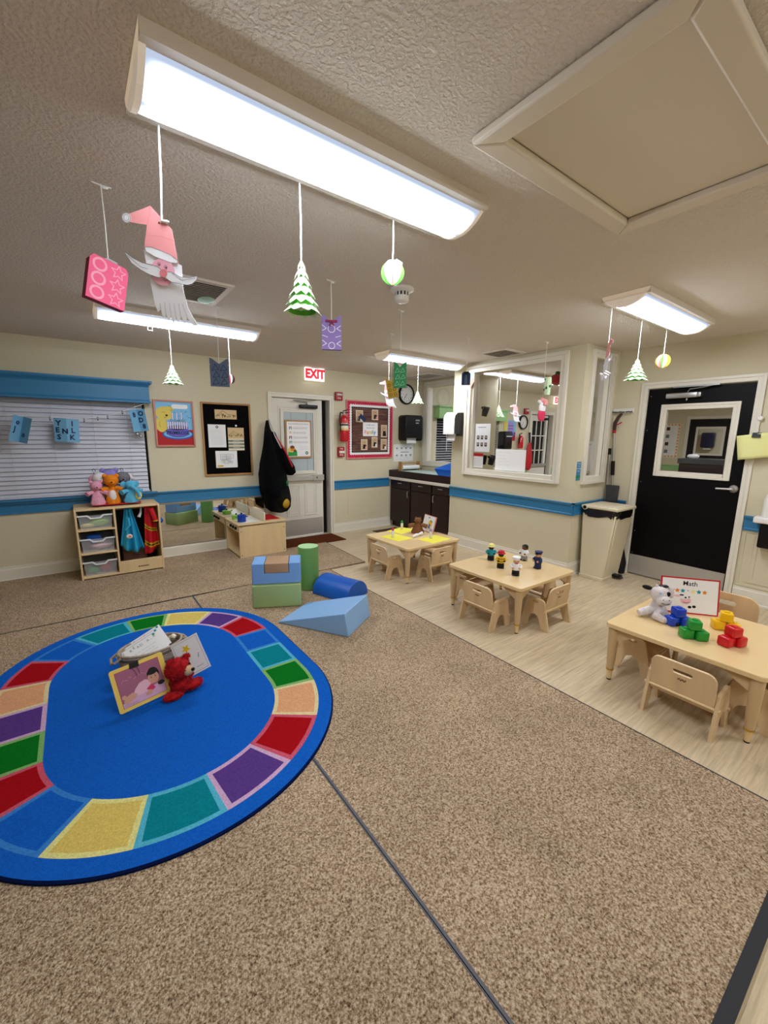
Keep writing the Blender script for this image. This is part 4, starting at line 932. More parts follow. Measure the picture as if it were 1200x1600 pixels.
tag(MB().tube([(.53, 5.17, .70), (.52, 5.16, .64), (.50, 5.15, .60)], [.006, .012, .016], 'lightgray').build('stethoscope', loc=(0, 0, zc)), 'grey strap dangling between the blue and red costumes', 'strap')
tag(MB().box(.33, .56, 5.28, 5.40, .0315, .25, 'plank wood 2').build('picture_box', loc=(0, 0, zc), bevel=.004), 'brown patterned box behind the lower panel of the puppet shelf', 'box')
# ---------------------------------------------------------------- puppets
M('plush pink', '#E5A0B4', .95, kind='plush', sc=60, amt=.12, bump=.8, bs=160); M('plush white', '#E8DFDD', .95, kind='plush', sc=60, amt=.08, bump=.8, bs=160); M('plush orange', '#F08A12', .95, kind='plush', sc=60, amt=.14, bump=.9, bs=140)
M('plush blue', '#5CB8DA', .95, kind='plush', sc=60, amt=.1, bump=.8, bs=160); M('plush gray', '#77777B', .95, kind='plush', sc=60, amt=.12, bump=.8, bs=160); M('plush lilac', '#8E84C6', .95, kind='plush', sc=60, amt=.1, bump=.8, bs=160)
M('plush red', '#C40A14', .95, kind='plush', sc=50, amt=.25, bump=1, bs=90); M('plush brown', '#8A5A34', .95, kind='plush', sc=60, amt=.12, bump=.8, bs=160)
def puppet(name, label, loc, H, fur, belly=None, ears='round', rz=0, s=1.0, muz=None, earm=None, lean=0, arms=True, group='animal hand puppets'):
    t = thing(name, label, 'hand puppet', loc, rz, group, rot=(0, lean, rz))
    rows = [(0, 0, .0, .062*s, .05*s), (0, 0, .02, .068*s, .052*s), (0, 0, H*.25, .055*s, .045*s), (0, 0, H*.45, .042*s, .036*s), (0, 0, H*.6, .026*s, .024*s), (0, 0, H*.68, .022*s, .022*s)]
    b = blob_lathe(MB(), rows, fur, 20, seed=len(name), jit=.05).build('body', t)
    hz = H*.78; hr = H*.2
    h = MB().ball((0, -.005, hz), (hr*1.1, hr, hr), fur, 20, 12, bumpy=.05, seed=3).build('head', t)
    mz = muz or fur
    MB().ball((0, -hr*.85, hz-hr*.3), (hr*.5, hr*.45, hr*.38), mz, 14, 8).build('muzzle', h)
    MB().ball((0, -hr*1.3, hz-hr*.18), (hr*.16, hr*.12, hr*.12), 'black', 10, 6).build('nose', h)
    for sg in (-1, 1):
        MB().ball((sg*hr*.42, -hr*.82, hz+hr*.22), hr*.11, 'black', 10, 6).build('eye', h)
        if ears == 'round': MB().ball((sg*hr*.85, 0, hz+hr*.8), (hr*.36, hr*.16, hr*.36), earm or fur, 12, 8).build('ear', h)
        elif ears == 'point': MB().lathe([(hr*.32, 0), (hr*.2, hr*.35), (hr*.02, hr*.7)], (sg*hr*.7, 0, hz+hr*.6), earm or fur, 12).build('ear', h)
        elif ears == 'flop': MB().ball((sg*hr*1.15, 0, hz+hr*.15), (hr*.28, hr*.18, hr*.6), earm or fur, 12, 8, rot=Matrix.Rotation(sg*-.5, 4, 'Y')).build('ear', h)
        elif ears == 'big': MB().ball((sg*hr*1.3, .01, hz+hr*.1), (hr*.6, hr*.14, hr*.75), earm or fur, 14, 8).build('ear', h)
        if arms: MB().tube([(sg*.03*s, -.01, H*.52), (sg*.065*s, -.02, H*.5), (sg*.09*s, -.035, H*.46)], [.02*s, .022*s, .024*s], fur, 12).build('arm', t)
    if belly: MB().ball((0, -.02*s, H*.26), (.036*s, .036*s, H*.22), belly, 14, 10).build('belly_patch', t)
    return t
pz = zc+.7635
puppet('pink_bear_puppet', 'pink bear puppet in a spotted pink gown at the left front of the shelf top', (.15, 5.20, pz), .25, 'plush pink', ears='round', rz=.1)
puppet('cow_puppet', 'white cow-like puppet with a black-rimmed eye behind the pink bear', (.195, 5.31, pz), .33, 'plush white', ears='flop', earm='plush pink', s=.9)
puppet('orange_lion_puppet', 'shaggy orange lion puppet with a cream belly in the middle of the shelf top', (.285, 5.22, pz), .31, 'plush orange', belly='plush white', ears='round', s=1.05)
puppet('lilac_puppet', 'lilac puppet just peeking over the orange lion', (.285, 5.36, pz), .36, 'plush lilac', ears='round', s=.9)
puppet('gray_dog_puppet', 'dark grey dog puppet with a white and black ear behind the elephant', (.40, 5.32, pz), .33, 'plush gray', ears='flop', earm='plush white', s=.95)
p = puppet('blue_elephant_puppet', 'light blue elephant puppet with yellow bib at the right of the shelf top', (.455, 5.21, pz), .24, 'plush blue', ears='big', rz=.2, s=1.1)
MB().tube([(.0, -.05, .17), (.02, -.085, .15), (.045, -.10, .10), (.05, -.10, .06)], [.02, .018, .015, .013], 'plush blue', 12).build('trunk', p)
MB().ball((.055, -.045, .07), (.035, .025, .045), 'paleyellow', 14, 8).build('bib', p)
t = thing('puppet_stand', 'wooden-based stand with wire hooks carrying the six animal puppets', 'puppet stand', (.30, 5.27, pz-.0125))
MB().rbox(-.20, .24, -.10, .14, 0.001, .012, .004, 'red').build('base', t)
for x in (-.15, .10):
    MB().tube([(x, .06, .0), (x, .07, .33), (x-.012, .07, .36), (x, .07, .375), (x+.012, .07, .36), (x+.012, .07, .34)], .003, 'darkgray', 6).build('wire_hook', t)
# ---------------------------------------------------------------- toy kitchen
t = thing('toy_kitchen', 'low double-sided birch play kitchen standing against the wall mirror', 'play kitchen', (0, 0, zc))
kx0, kx1, ky0, ky1, kh = 1.512, 2.118, 4.975, 5.52, .405
MB().box(kx0+.004, kx1-.004, ky0, ky0+.018, 0, kh-.012, 'birch').build('side_panel', t, bevel=.002)
MB().box(kx0+.004, kx1-.004, ky1-.018, ky1, 0, kh-.012, 'birch').build('side_panel', t, bevel=.002)
MB().box(kx0-.012, kx1+.012, ky0-.012, ky1+.004, kh, kh+.02, 'birch').build('counter', t, bevel=.005)
mb = MB().box(kx0+.004, kx1-.03, ky0+.018, ky1-.018, .015, .033, 'birch').box(1.86, 1.875, ky0+.018, ky1-.018, .033, kh, 'birch'); mb.build('inner_frame', t, smooth=False)
mb = MB().box(kx0, kx0+.016, ky0+.02, ky1-.02, .325, kh, 'birch'); mb.build('control_panel', t, bevel=.002)
for i, y in enumerate((5.07, 5.17, 5.27)):
    k = MB().lathe([(.019, 0), (.019, -.01), (.016, -.014)], (kx0, y, .365), 'black', 18, ax='x').box(kx0-.022, kx0-.012, y-.004, y+.004, .35, .38, 'black').build('knob', t)
MB().rbox(1.836, 1.852, ky0+.01, ky1-.01, kh+.02, kh+.135, .004, 'cream').build('backsplash', t)
MB().box(1.56, 1.82, 5.03, 5.45, kh+.0201, kh+.0215, 'white plastic').build('cooktop', t, smooth=False)
MB().box(1.885, 2.075, 5.06, 5.42, kh+.0201, kh+.024, 'red').build('sink_basin', t, smooth=False)
mb = MB()
for x, z in ((1.54, .03), (2.09, .03), (1.54, .33), (2.09, .33), (1.54, .385)): mb.lathe([(.006, 0), (.006, -.002)], (x, ky0, z), 'darkgray', 10, ax='y')
mb.build('screws', t)
def pot(name, label, loc, r, h, m, handles=True, long=False):
    t = thing(name, label, 'toy pot', loc)
    MB().lathe([(r*.92, 0), (r, .006), (r, h), (r-.004, h), (r-.004, .01)], (0, 0, 0), m, 28, cap=True).build('pot', t)
    l = MB().lathe([(r+.003, h), (r+.003, h+.004), (r*.6, h+.012), (.006, h+.015)], (0, 0, 0), m, 28).build('lid', t)
    MB().lathe([(.006, h+.014), (.012, h+.02), (.012, h+.03), (.004, h+.034)], (0, 0, 0), 'black', 14).build('lid_knob', l)
    if long: MB().tube([(r*.8, -r*.6, h*.75), (r*1.6, -r*1.3, h*.8)], .009, 'black', 8).build('handle', t)
    else:
        for s in (-1, 1): MB().tube([(s*r, -.015, h*.75), (s*(r+.018), -.012, h*.75), (s*(r+.018), .012, h*.75), (s*r, .015, h*.75)], .005, m, 8).build('handle', t)
    return t
M('toy blue', '#0F3FA8', .25); M('toy green', '#8CC63A', .3)
pot('toy_saucepan', 'deep blue toy saucepan with black-knobbed lid on the play kitchen', (1.600, 5.12, zc+kh+.0218), .052, .08, 'toy blue')
pot('toy_frying_pan', 'lime green lidded toy pan on the play kitchen beside the mirror', (1.60, 5.34, zc+kh+.0218), .056, .04, 'toy green', long=True)
# ---------------------------------------------------------------- soft play blocks
M('vinyl green', '#A0BA7A', .42, spec=.4); M('vinyl dark green', '#669650', .42); M('vinyl light blue', '#7CAADF', .42); M('vinyl sky', '#8DB8E4', .42); M('vinyl blue', '#0F58B4', .35); M('vinyl tan', '#B08E6C', .45); M('vinyl top green', '#B0DA9E', .42)
ang = math.atan2(-.183, .372)
def local(x, y, z, a): return dict(loc=(x, y, z), rz=a)
mb = MB().rbox(0, .415, 0, .30, .001, .205, .010, 'vinyl green'); o = tag(mb.build('soft_block'), 'pale green foam rectangular block, lowest of the foam stack', 'foam block', 'foam climbing blocks'); o.location = (1.122, 3.41, zc); o.rotation_euler = (0, 0, ang)
mb = MB(); pr = [(0, 0), (.415, 0), (.415, .19), (.315, .19), (.315, .10), (.105, .10), (.105, .19), (0, .19)]
mb.prism(pr, .03, .27, 'vinyl light blue', 'y'); o = tag(mb.build('foam_cradle_block', bevel=.008), 'light blue U-shaped foam block on top of the pale green one', 'foam block', 'foam climbing blocks'); o.location = (1.122, 3.41, zc+.206); o.rotation_euler = (0, 0, ang)
mb = MB().rbox(.108, .312, .025, .265, .101, .192, .010, 'vinyl tan'); o = tag(mb.build('foam_insert_block'), 'tan foam block slotted into the light blue U-shaped one', 'foam block', 'foam climbing blocks'); o.location = (1.122, 3.41, zc+.206); o.rotation_euler = (0, 0, ang)
mb = MB().lathe([(.092, .001), (.1, .008), (.1, .424), (.096, .43)], (0, 0, 0), 'vinyl dark green', 40); mb.lathe([(.0975, .4301), (.0, .4305)], (0, 0, 0), 'vinyl top green', 40, cap=False); o = tag(mb.build('foam_cylinder'), 'green foam cylinder standing upright behind the foam stack', 'foam block', 'foam climbing blocks'); o.location = (1.755, 3.60, zc)
# half cylinder: axis from the back left to the front right
A = Vector((1.926, 3.521)); B = Vector((2.054, 3.155)); 
ax_d = (B-A).normalized(); L_ = .46; R_ = .165
mb = MB(); pr = [(R_*math.cos(PI*i/24), R_*.98*math.sin(PI*i/24)) for i in range(25)]
mb.prism(pr, -.20, .22, 'vinyl blue', 'x'); o = tag(mb.build('foam_half_round', bevel=.006), 'glossy deep blue half-round foam block behind the wedge', 'foam block', 'foam climbing blocks'); c_ = (A+B)/2
o.location = (1.93, 3.30, zc+.001); o.rotation_euler = (0, 0, math.atan2(ax_d.y, ax_d.x))
mb = MB(); a_ = math.atan2(-.848, .528); mb.prism([(0, 0.001), (.63, 0.001), (.60, .185), (0, .012)], 0, .42, 'vinyl sky', 'y'); o = tag(mb.build('foam_wedge', bevel=.006), 'light blue foam wedge ramp, nearest of the foam blocks', 'foam block', 'foam climbing blocks'); o.location = (1.194, 3.018, zc); o.rotation_euler = (0, 0, a_)
# ---------------------------------------------------------------- paper ornaments hanging from ceiling and lights
M('string white', '#EDEFE9', .8); M('paper pale green', '#DDF4CC', .7); M('paper green', '#5FBF3F', .7); M('paper coral', '#F09A8A', .7); M('santa pink', '#F2A0A0', .75); M('face pink', '#F3AFC0', .75); M('tissue white', '#F3F3F5', .75)
M('gift pink', '#DE4E78', .6); M('gift dark pink', '#8E2348', .6); M('gift purple', '#8F77B8', .6); M('gift gray blue', '#56677F', .6); M('gift green', '#2E9A5C', .6); M('gift gold', '#C9A934', .6); M('gift navy', '#26355E', .6)
def hang(name, label, cat, x, y, ztop, zbot, tie=False, hook=False, r=.0022):
    t = thing(name, label, cat, (x, y, zbot), 0, 'paper ornaments hanging from the ceiling')
    MB().tube([(0, 0, 0), (.002, 0, (ztop-zbot)/2), (0, 0, ztop-zbot)], r, 'string white', 6).build('string', t)
    if hook: MB().tube([(-.03, 0, ztop-zbot-.002), (0, 0, ztop-zbot-.006), (.035, .006, ztop-zbot-.002)], .003, 'string white', 6).ball((.012, 0, ztop-zbot-.01), (.012, .005, .006), 'string white', 8, 5).build('ceiling_hook', t)
    return t
def face_dir(t, extra=0):                # turn the flat side of an ornament towards the middle of the room
    l = t.location; t.rotation_euler.z = extra
LE = CH-.03; LY1 = 1.395+.1535; LY4 = 1.40+.1535; LY2 = 3.97+.1535
# santa faces
def santa(t, s=1.0, face=True, sc_=.000471):
    def q(x, y): return ((x-545)*sc_*s, -(y-345)*sc_*.87*s)
    mb = MB(); F = Flat(mb, (0, 0, .0), X3, Z3)
    body = [q(*p) for p in ((435, 520), (655, 600), (662, 760), (690, 880), (745, 985), (720, 990), (680, 935), (668, 985), (645, 930), (630, 975), (612, 925), (600, 990), (583, 940), (570, 970), (556, 925), (540, 960), (525, 900), (505, 915), (490, 870), (470, 740), (452, 640))]
    F.slabpoly(body, .0012, 'tissue white')
    for a, b in (((520, 860), (530, 935)), ((548, 850), (556, 945)), ((577, 850), (586, 945)), ((604, 850), (614, 940)), ((632, 850), (645, 940)), ((655, 850), (690, 960))): F.line([q(*a), q(*b)], .0015*s, 'lightgray', 1)
    mb.build('beard', t, smooth=False)
    mb = MB(); F = Flat(mb, (0, -.0015, 0), X3, Z3)
    F.slabpoly([q(*p) for p in ((485, 245), (605, 380), (637, 592), (440, 505), (460, 365), (357, 355), (360, 305))], .001, 'santa pink')
    F.line([q(485, 245), q(478, 300), q(462, 365)], .0012*s, 'rose', 1).line([q(462, 430), q(540, 430), (q(612, 450))], .001*s, 'rose', 1)
    F.disc(*q(533, 345), .003*s, 'brown', 1, 10)
    mb.build('hat', t, smooth=False)
    mb = MB(); F = Flat(mb, (0, -.003, 0), X3, Z3); F.disc(*q(345, 332), .013*s, 'tissue white', 0, 20).ring(*q(345, 332), .012*s, .0012*s, 'inkgray', 1).ring(*q(345, 332), .008*s, .001*s, 'inkgray', 1)
    F.poly([q(*p) for p in ((445, 505), (480, 503), (540, 520), (600, 545), (638, 575), (630, 592), (590, 590), (500, 560), (450, 530))], 'tissue white', 0).line([q(445, 505), q(480, 503), q(540, 520), q(600, 545), q(638, 575), q(630, 592), q(590, 590), q(500, 560), q(450, 530)], .0012*s, 'inkgray', 1, True)
    mb.build('hat_trim', t, smooth=False)
    mb = MB(); F = Flat(mb, (0, -.003, 0), X3, Z3); F.disc(*q(545, 655), .034*s, 'face pink', 0, 28, ry=.036*s)
    for x, y in ((525, 607), (565, 622)): F.ring(*q(x, y), .005*s, .001*s, 'inkgray', 1, 14).disc(*q(x+1, y+2), .002*s, 'black', 1, 8)
    F.line([q(545, 700), q(560, 710), q(575, 703)], .0012*s, 'red', 1)
    mb.build('face', t, smooth=False)
    mb = MB(); F = Flat(mb, (0, -.006, 0), X3, Z3)
    ms = [(325, 545), (375, 582), (430, 608), (480, 615), (520, 625), (553, 655), (600, 652), (650, 680), (700, 680), (752, 665), (750, 690), (720, 720), (690, 730), (640, 722), (600, 718), (555, 690), (520, 695), (470, 680), (420, 655), (365, 615)]
    F.slabpoly([q(*p) for p in ms], .0008, 'tissue white').line([q(*p) for p in ms], .0014*s, 'inkgray', 1, True)
    F.line([q(345, 570), q(420, 635), q(460, 645)], .001*s, 'inkgray', 1).line([q(600, 660), q(660, 700), q(740, 680)], .001*s, 'inkgray', 1)
    F.disc(*q(553, 665), .011*s, 'rose', 2, 16); mb.build('moustache', t, smooth=False)
t = hang('paper_santa', 'large cut-paper santa with pink hat and strip beard, hanging from the overhead light', 'paper ornament', .287, LY1, LE, 2.147, r=.003); santa(t, 1.1); t.rotation_euler = (0, .05, -.60)
MB().ball((.012, -.004, .004), (.014, .004, .005), 'string white', 8, 5).build('string_knot', t)
def gift(t, w, h, d, front, side, deco, zoff=0, tilt=0, ears=True, bow=None, rz=0, seed=1):
    R = Matrix.Rotation(rz, 4, 'Z') @ Matrix.Rotation(tilt, 4, 'Y')
    mb = MB(); q = [(-w/2, -h), (w/2, -h), (w*.5, -h*.1), (w*.42, 0), (-w*.42, 0), (-w*.5, -h*.1)]
    mb.prism(q, -d/2, d/2, side, 'y', R); F = Flat(mb, R @ Vector((0, -d/2-.0004, 0)), R.to_3x3() @ X3, R.to_3x3() @ Z3); F.poly([(a, b) for a, b in q], front, 0.5)
    deco(F, w, h); mb.build('paper_body', t, smooth=False)
    if ears:
        for s_ in (-1, 1):
            e = [(s_*w*.02, 0), (s_*w*.5, -h*.02), (s_*w*.5, h*.25), (s_*w*.34, h*.20)] if s_ > 0 else [(s_*w*.02, 0), (s_*w*.34, h*.20), (s_*w*.5, h*.25), (s_*w*.5, -h*.02)]
            MB().prism(e, -.004, .004, front, 'y', R).build('folded_corner', t, smooth=False)
    if bow: MB().rbox(-w*.3, w*.3, -d/2-.008, -d/2, -.006, .008, .003, bow, R).tube([R @ Vector((0, -d/2-.008, 0)), R @ Vector((-.012, -d/2-.01, -.03))], .004, bow, 6).tube([R @ Vector((0, -d/2-.008, 0)), R @ Vector((.014, -d/2-.01, -.026))], .004, bow, 6).build('bow', t)
def deco_pink(F, w, h):
    for k in range(3): F.ring(-w*.24, -h*(.18+.32*k), w*.19, w*.06, 'pink', 2, 14)
    for k in range(3):
        c = (w*.24, -h*(.18+.32*k)); p = [(c[0]+(w*.2 if i % 2 == 0 else w*.09)*math.cos(PI/2+PI*i/5), c[1]+(w*.2 if i % 2 == 0 else w*.09)*math.sin(PI/2+PI*i/5)) for i in range(10)]; F.line(p, w*.028, 'pink', 2, True)
t = hang('pink_gift', 'bright pink paper gift bag printed with rings and stars, highest at the left', 'paper ornament', .183, 2.08, CH, 2.17, hook=True)
gift(t, .135, .165, .035, 'gift pink', 'gift dark pink', deco_pink, tilt=.2, rz=.30, ears=False)
MB().tube([(-.02, 0, .004), (.0, 0, .012), (.03, 0, .0)], .004, 'glass pane' if False else 'lightgray', 6).build('clear_clip', t)
def tree(t, h=.155, r=.062, n=9, m='paper pale green', rows=6):
    mb = MB()
    for k in range(rows):
        f0 = k/rows; f1 = (k+1.25)/rows
        r0 = r*f0*.66+.001; r1 = r*min(f1, 1.03)+.002; vs = []; fs = []
        for i in range(n*2):
            a = 2*PI*i/(n*2); vs.append((r0*math.cos(a), r0*math.sin(a), -h*f0))
        for i in range(n*2):
            a = 2*PI*(i+.0)/(n*2); rr = r1*(1.06 if i % 2 == k % 2 else .80); vs.append((rr*math.cos(a), rr*math.sin(a), -h*(min(f1, 1.02) if i % 2 == k % 2 else (k+.7)/rows)))
        for i in range(n*2): j = (i+1) % (n*2); fs.append((i, j, n*2+j, n*2+i))
        mb.add(vs, fs, m)
    o = mb.build('slit_cone', t, smooth=False)
    mb = MB(); mb.lathe([(.001, -.02), (r*.74, -h*.96)], (0, 0, 0), 'paper green', 20, cap=False); mb.build('inner_cone', t, smooth=False)
t = hang('paper_tree', 'pale green slit-paper christmas tree hanging from the middle of the overhead light', 'paper ornament', .754, LY1, LE, 2.155, r=.003); tree(t, .19, .068)
t = hang('paper_tree', 'pale green paper tree hanging between the valance and the santa', 'paper ornament', .757, LY2, LE, 2.10); tree(t, .165, .08)
t = hang('paper_tree', 'pale green paper tree hanging in front of the alcove window, right of the wall clock', 'paper ornament', 3.58, LY2, LE, 2.075); tree(t, .155, .08)
t = hang('paper_tree', 'pale green paper tree hanging from the light near the black door', 'paper ornament', 3.61, LY4, LE, 2.125); tree(t, .165, .083)
def ball_(t, r=.046, cols=('paper pale green', 'paper coral', 'paper pale green', 'paper green')):
    for k in range(8):
        a = PI*k/8*2; mb = MB()
        p = [(0, -r*math.cos(PI*i/14)-r) if False else (r*math.sin(PI*i/14), r*math.cos(PI*i/14)-r) for i in range(15)]
        mb.prism(p, -.0008, .0008, cols[k % len(cols)], 'y', Matrix.Rotation(a+.15, 4, 'Z')); mb.build('paper_leaf', t, smooth=False)
t = hang('paper_ball', 'green and coral folded-paper ball hanging from the right end of the overhead light', 'paper ornament', 1.185, LY1, LE, 2.255, r=.003); ball_(t, .05)
MB().box(.015, .05, -.003, -.002, -.02, .012, 'paper', Matrix.Rotation(.2, 4, 'Y')).build('price_tag', t, smooth=False)
t = hang('paper_ball', 'small red and white paper ball beside the grey-blue gift', 'paper ornament', 1.25, LY2, LE, 2.065); ball_(t, .045, ('tissue white', 'red', 'tissue white', 'dkbrown'))
t = hang('paper_ball', 'small green and coral paper ball, rightmost ornament before the black door', 'paper ornament', 4.08, LY4, LE, 2.215); ball_(t, .056, ('paper green', 'paper pale green', 'gold', 'paper coral'))
def deco_purple(F, w, h):
    F.ring(0, -h*.26, w*.19, w*.03, 'tissue white', 2, 18).ring(0, -h*.86, w*.17, w*.03, 'tissue white', 2, 18)
    for s_ in (-1, 1):
        for v in (-.26, -.8): F.line([(s_*w*.46, v*h+h*.12), (s_*w*.26, v*h+h*.01), (s_*w*.46, v*h-h*.07)], w*.028, 'tissue white', 2)
        F.line([(s_*w*.46, -h*.5), (s_*w*.2, -h*.56)], w*.025, 'tissue white', 2)
t = hang('purple_gift', 'purple paper gift with white rings and a red bow, below the folded-paper ball', 'paper ornament', 1.37, 2.411, CH, 2.205, hook=True)
gift(t, .122, .165, .028, 'gift purple', 'purple', deco_purple, bow='gift dark pink', rz=-.5)
def deco_tri(m):
    def d(F, w, h):
        rd = random.Random(4)
        for i in range(3):
            for j in range(2):
                u = -w*.22+w*.44*j+(.04*w if i % 2 else 0); v = -h*(.18+.31*i); s_ = w*.17
                F.line([(u-s_, v-s_), (u+s_, v-s_*.6), (u+.1*s_, v+s_)], w*.03, m, 2, True)
        F.line([(0, 0), (0, -h)], w*.012, m, 2)
    return d
t = hang('blue_gift', 'grey-blue paper gift with dark triangles, hanging left of the pin board', 'paper ornament', .952, 3.396, CH, 2.035, hook=True); gift(t, .135, .165, .03, 'gift gray blue', 'navy', deco_tri('navy'), rz=-.3)
t = hang('green_gift', 'green paper gift hanging in front of the wall clock', 'paper ornament', 2.084, 2.61, CH, 2.035, hook=True); gift(t, .098, .155, .03, 'gift green', 'darkgreen', deco_tri('mint'), rz=-.85)
def deco_gold(F, w, h):
    for i in range(3):
        for j in range(2): F.ring(-w*.22+w*.44*j, -h*(.2+.3*i), w*.14, w*.04, 'brown', 2, 14)
t = hang('gold_gift', 'gold paper gift with brown rings, overlapping the bulletin board corner', 'paper ornament', 2.473, 3.234, CH, 2.015, hook=True); gift(t, .10, .15, .025, 'gift gold', 'brown', deco_gold, rz=-.8, tilt=-.2)
t = hang('navy_gift', 'small dark blue paper gift bag hanging at the corner of the glass partition', 'paper ornament', 3.148, 2.911, CH, 2.125, hook=True); gift(t, .082, .115, .03, 'gift navy', 'navy', lambda F, w, h: F.poly([(-w*.1, -.01), (w*.1, -.01), (w*.2, -h*.95), (-w*.2, -h*.95)], 'gift gray blue', 2), rz=-.9, ears=False, bow='black')
t = hang('paper_santa', 'small paper santa half hidden by the gold gift, before the bulletin board', 'paper ornament', 3.118, LY2, LE, 2.125); santa(t, 1.05); t.rotation_euler = (0, 0, -.55)
t = hang('paper_santa', 'paper santa seen edge-on, hanging left of the tree near the black door', 'paper ornament', 3.13, LY4, LE, 2.165); santa(t, .92); t.rotation_euler = (0, 0, .75)
mb = MB()
for k in range(7):
    a = -1.2+.4*k; mb.tube([(.01, 0, -.20), (.01+.03*math.sin(a), .01*math.cos(a*2), -.235), (.01+.055*math.sin(a), .02*math.cos(a*3), -.235+.012*abs(k-3)), (.01+.062*math.sin(a), .02, -.22+.012*abs(k-3))], .004, 'tissue white', 5)
mb.build('curled_beard_strips', t)
# gnome with a green paper roll
t = hang('paper_gnome', 'round pink-bellied paper gnome with stocking hat hanging before the glass partition', 'paper ornament', 3.872, 2.528, CH, 1.895, hook=True)
MB().ball((0, 0, -.155), (.062, .02, .068), 'hotpink', 20, 12).build('belly', t)
MB().ball((0, -.002, -.085), (.055, .018, .06), 'tissue white', 20, 12).build('head', t)
MB().tube([(.02, -.005, -.05), (.015, -.008, -.02), (-.02, -.008, -.005), (-.05, -.008, -.025)], [.045, .034, .02, .01], 'santa pink').build('hat', t)
MB().ball((-.065, -.008, -.03), .019, 'tissue white', 14, 8).build('pompom', t)
t = thing('green_paper_roll', 'rolled pale green paper with dark leaves tied on the string above the gnome', 'paper ornament', (3.86, 2.515, 1.93), 0, 'paper ornaments hanging from the ceiling')
MB().lathe([(.026, 0), (.034, .12), (.030, .17)], (0, -.04, 0), 'paper pale green', 16, cap=False).build('roll', t)
mb = MB()
for i in range(9): a = i*1.1; mb.ball((.03*math.cos(a), -.04+.03*math.sin(a), .02+.016*i), (.010, .010, .014), 'darkgreen', 8, 5)
mb.build('leaf_print', t)
t = thing('strawberry_cutout', 'pink paper strawberry cutout with mint leaves stuck at the partition window corner', 'paper ornament', (XP-.035, 3.80, 2.24))
mb = MB(); F = Flat(mb, (0, 0, 0), -Y3, Z3); F.slabpoly([(-.045, .02), (-.02, .045), (.0, .03), (.03, .055), (.05, .02), (.055, -.03), (.02, -.07), (-.005, -.11), (-.03, -.07), (-.05, -.03)], .002, 'paper coral'); mb.build('berry', t, smooth=False)
mb = MB(); F = Flat(mb, (-.002, 0, 0), -Y3, Z3); F.slabpoly([(-.05, .03), (-.02, .0), (.02, .01), (.055, .0), (.05, .11), (.02, .07), (.0, .09), (-.02, .06)], .001, 'mint'); mb.build('leaves', t, smooth=False)
# ---------------------------------------------------------------- ceiling fittings
def vent(label, x0, x1, y0, y1, dark='darkgray', stain=False):
    t = thing('ceiling_vent', label, 'ceiling vent', ((x0+x1)/2, (y0+y1)/2, CH)); w = (x1-x0)/2; h = (y1-y0)/2
    mb = MB(); mb.ring_prism(rrect(-w, w, -h, h, .002, 1), rrect(-w+.035, w-.035, -h+.035, h-.035, .002, 1), -.014, -.0005, 'housing'); mb.build('frame', t, smooth=False)
    MB().box(-w+.03, w-.03, -h+.03, h-.03, -.003, -.001, dark).build('duct_opening', t, smooth=False)
    n = max(4, int((2*h-.08)/.03))
    for i in range(n): y = -h+.045+(2*h-.09)*i/(n-1); MB().box(-w+.034, w-.034, -.011, .011, -.001, .001, 'housing', Matrix.Translation((0, y, -.009)) @ Matrix.Rotation(.6, 4, 'X')).build('louver', t, smooth=False)
    return t
v = vent('louvred ceiling vent partly behind the large paper santa', .62, .93, 2.87, 3.36, 'black')
MB().ball((.07, .12, -.018), (.055, .09, .006), 'mint', 16, 8).build('painted_glow', v)  # mint pad painted in for the glow showing through the vent
vent('square ceiling vent just above the glass partition', 3.79, 4.15, 2.96, 3.34)
vent('ceiling vent in the alcove above the changing cabinet', 4.35, 4.72, 4.75, 5.25)
t = thing('smoke_detector', 'round white smoke detector on the ceiling behind the folded-paper ball', 'smoke detector', (1.80, 2.25, CH))
MB().lathe([(.075, -.0005), (.078, -.012), (.055, -.022), (.045, -.026)], (0, 0, 0), 'white plastic', 32).build('base', t)
MB().lathe([(.044, -.026), (.044, -.048)], (0, 0, 0), 'darkgray', 32).build('sensor_gap', t)
mb = MB().lathe([(.046, -.048), (.044, -.075), (.03, -.085), (.001, -.087)], (0, 0, 0), 'white plastic', 32)
for k in range(12): a = 2*PI*k/12; mb.box(.040, .047, -.004, .004, -.05, -.024, 'white plastic', Matrix.Rotation(a, 4, 'Z'))
mb.build('cap', t)
t = thing('ceiling_sprinkler', 'small white sprinkler hook under the ceiling light above the valance', 'sprinkler', (.62, 4.16, CH))
MB().lathe([(.03, -.0005), (.028, -.008), (.014, -.012), (.014, -.05), (.02, -.052)], (0, 0, 0), 'white plastic', 20).build('body', t)
MB().tube([(-.016, 0, -.05), (-.018, 0, -.08), (.018, 0, -.08), (.016, 0, -.05)], .004, 'white plastic', 6).build('guard', t)
t = thing('attic_hatch', 'beige attic access hatch framed on the ceiling at the upper right', 'attic hatch', (0, 0, CH))
M('hatch paint', '#E4DAC8', .6)
hx0, hx1, hy0, hy1 = 1.107, 2.085, .408, 1.045
def mem(a, b, c, d, name='frame_member'): MB().prism([a, b, c, d], -.030, -.0005, 'hatch paint').build(name, t, bevel=.008)
w_ = .075
mem((hx0, hy0), (hx1, hy0), (hx1-w_, hy0+w_), (hx0+w_, hy0+w_)); mem((hx1, hy0), (hx1, hy1), (hx1-w_, hy1-w_), (hx1-w_, hy0+w_)); mem((hx1, hy1), (hx0, hy1), (hx0+w_, hy1-w_), (hx1-w_, hy1-w_)); mem((hx0, hy1), (hx0, hy0), (hx0+w_, hy0+w_), (hx0+w_, hy1-w_))
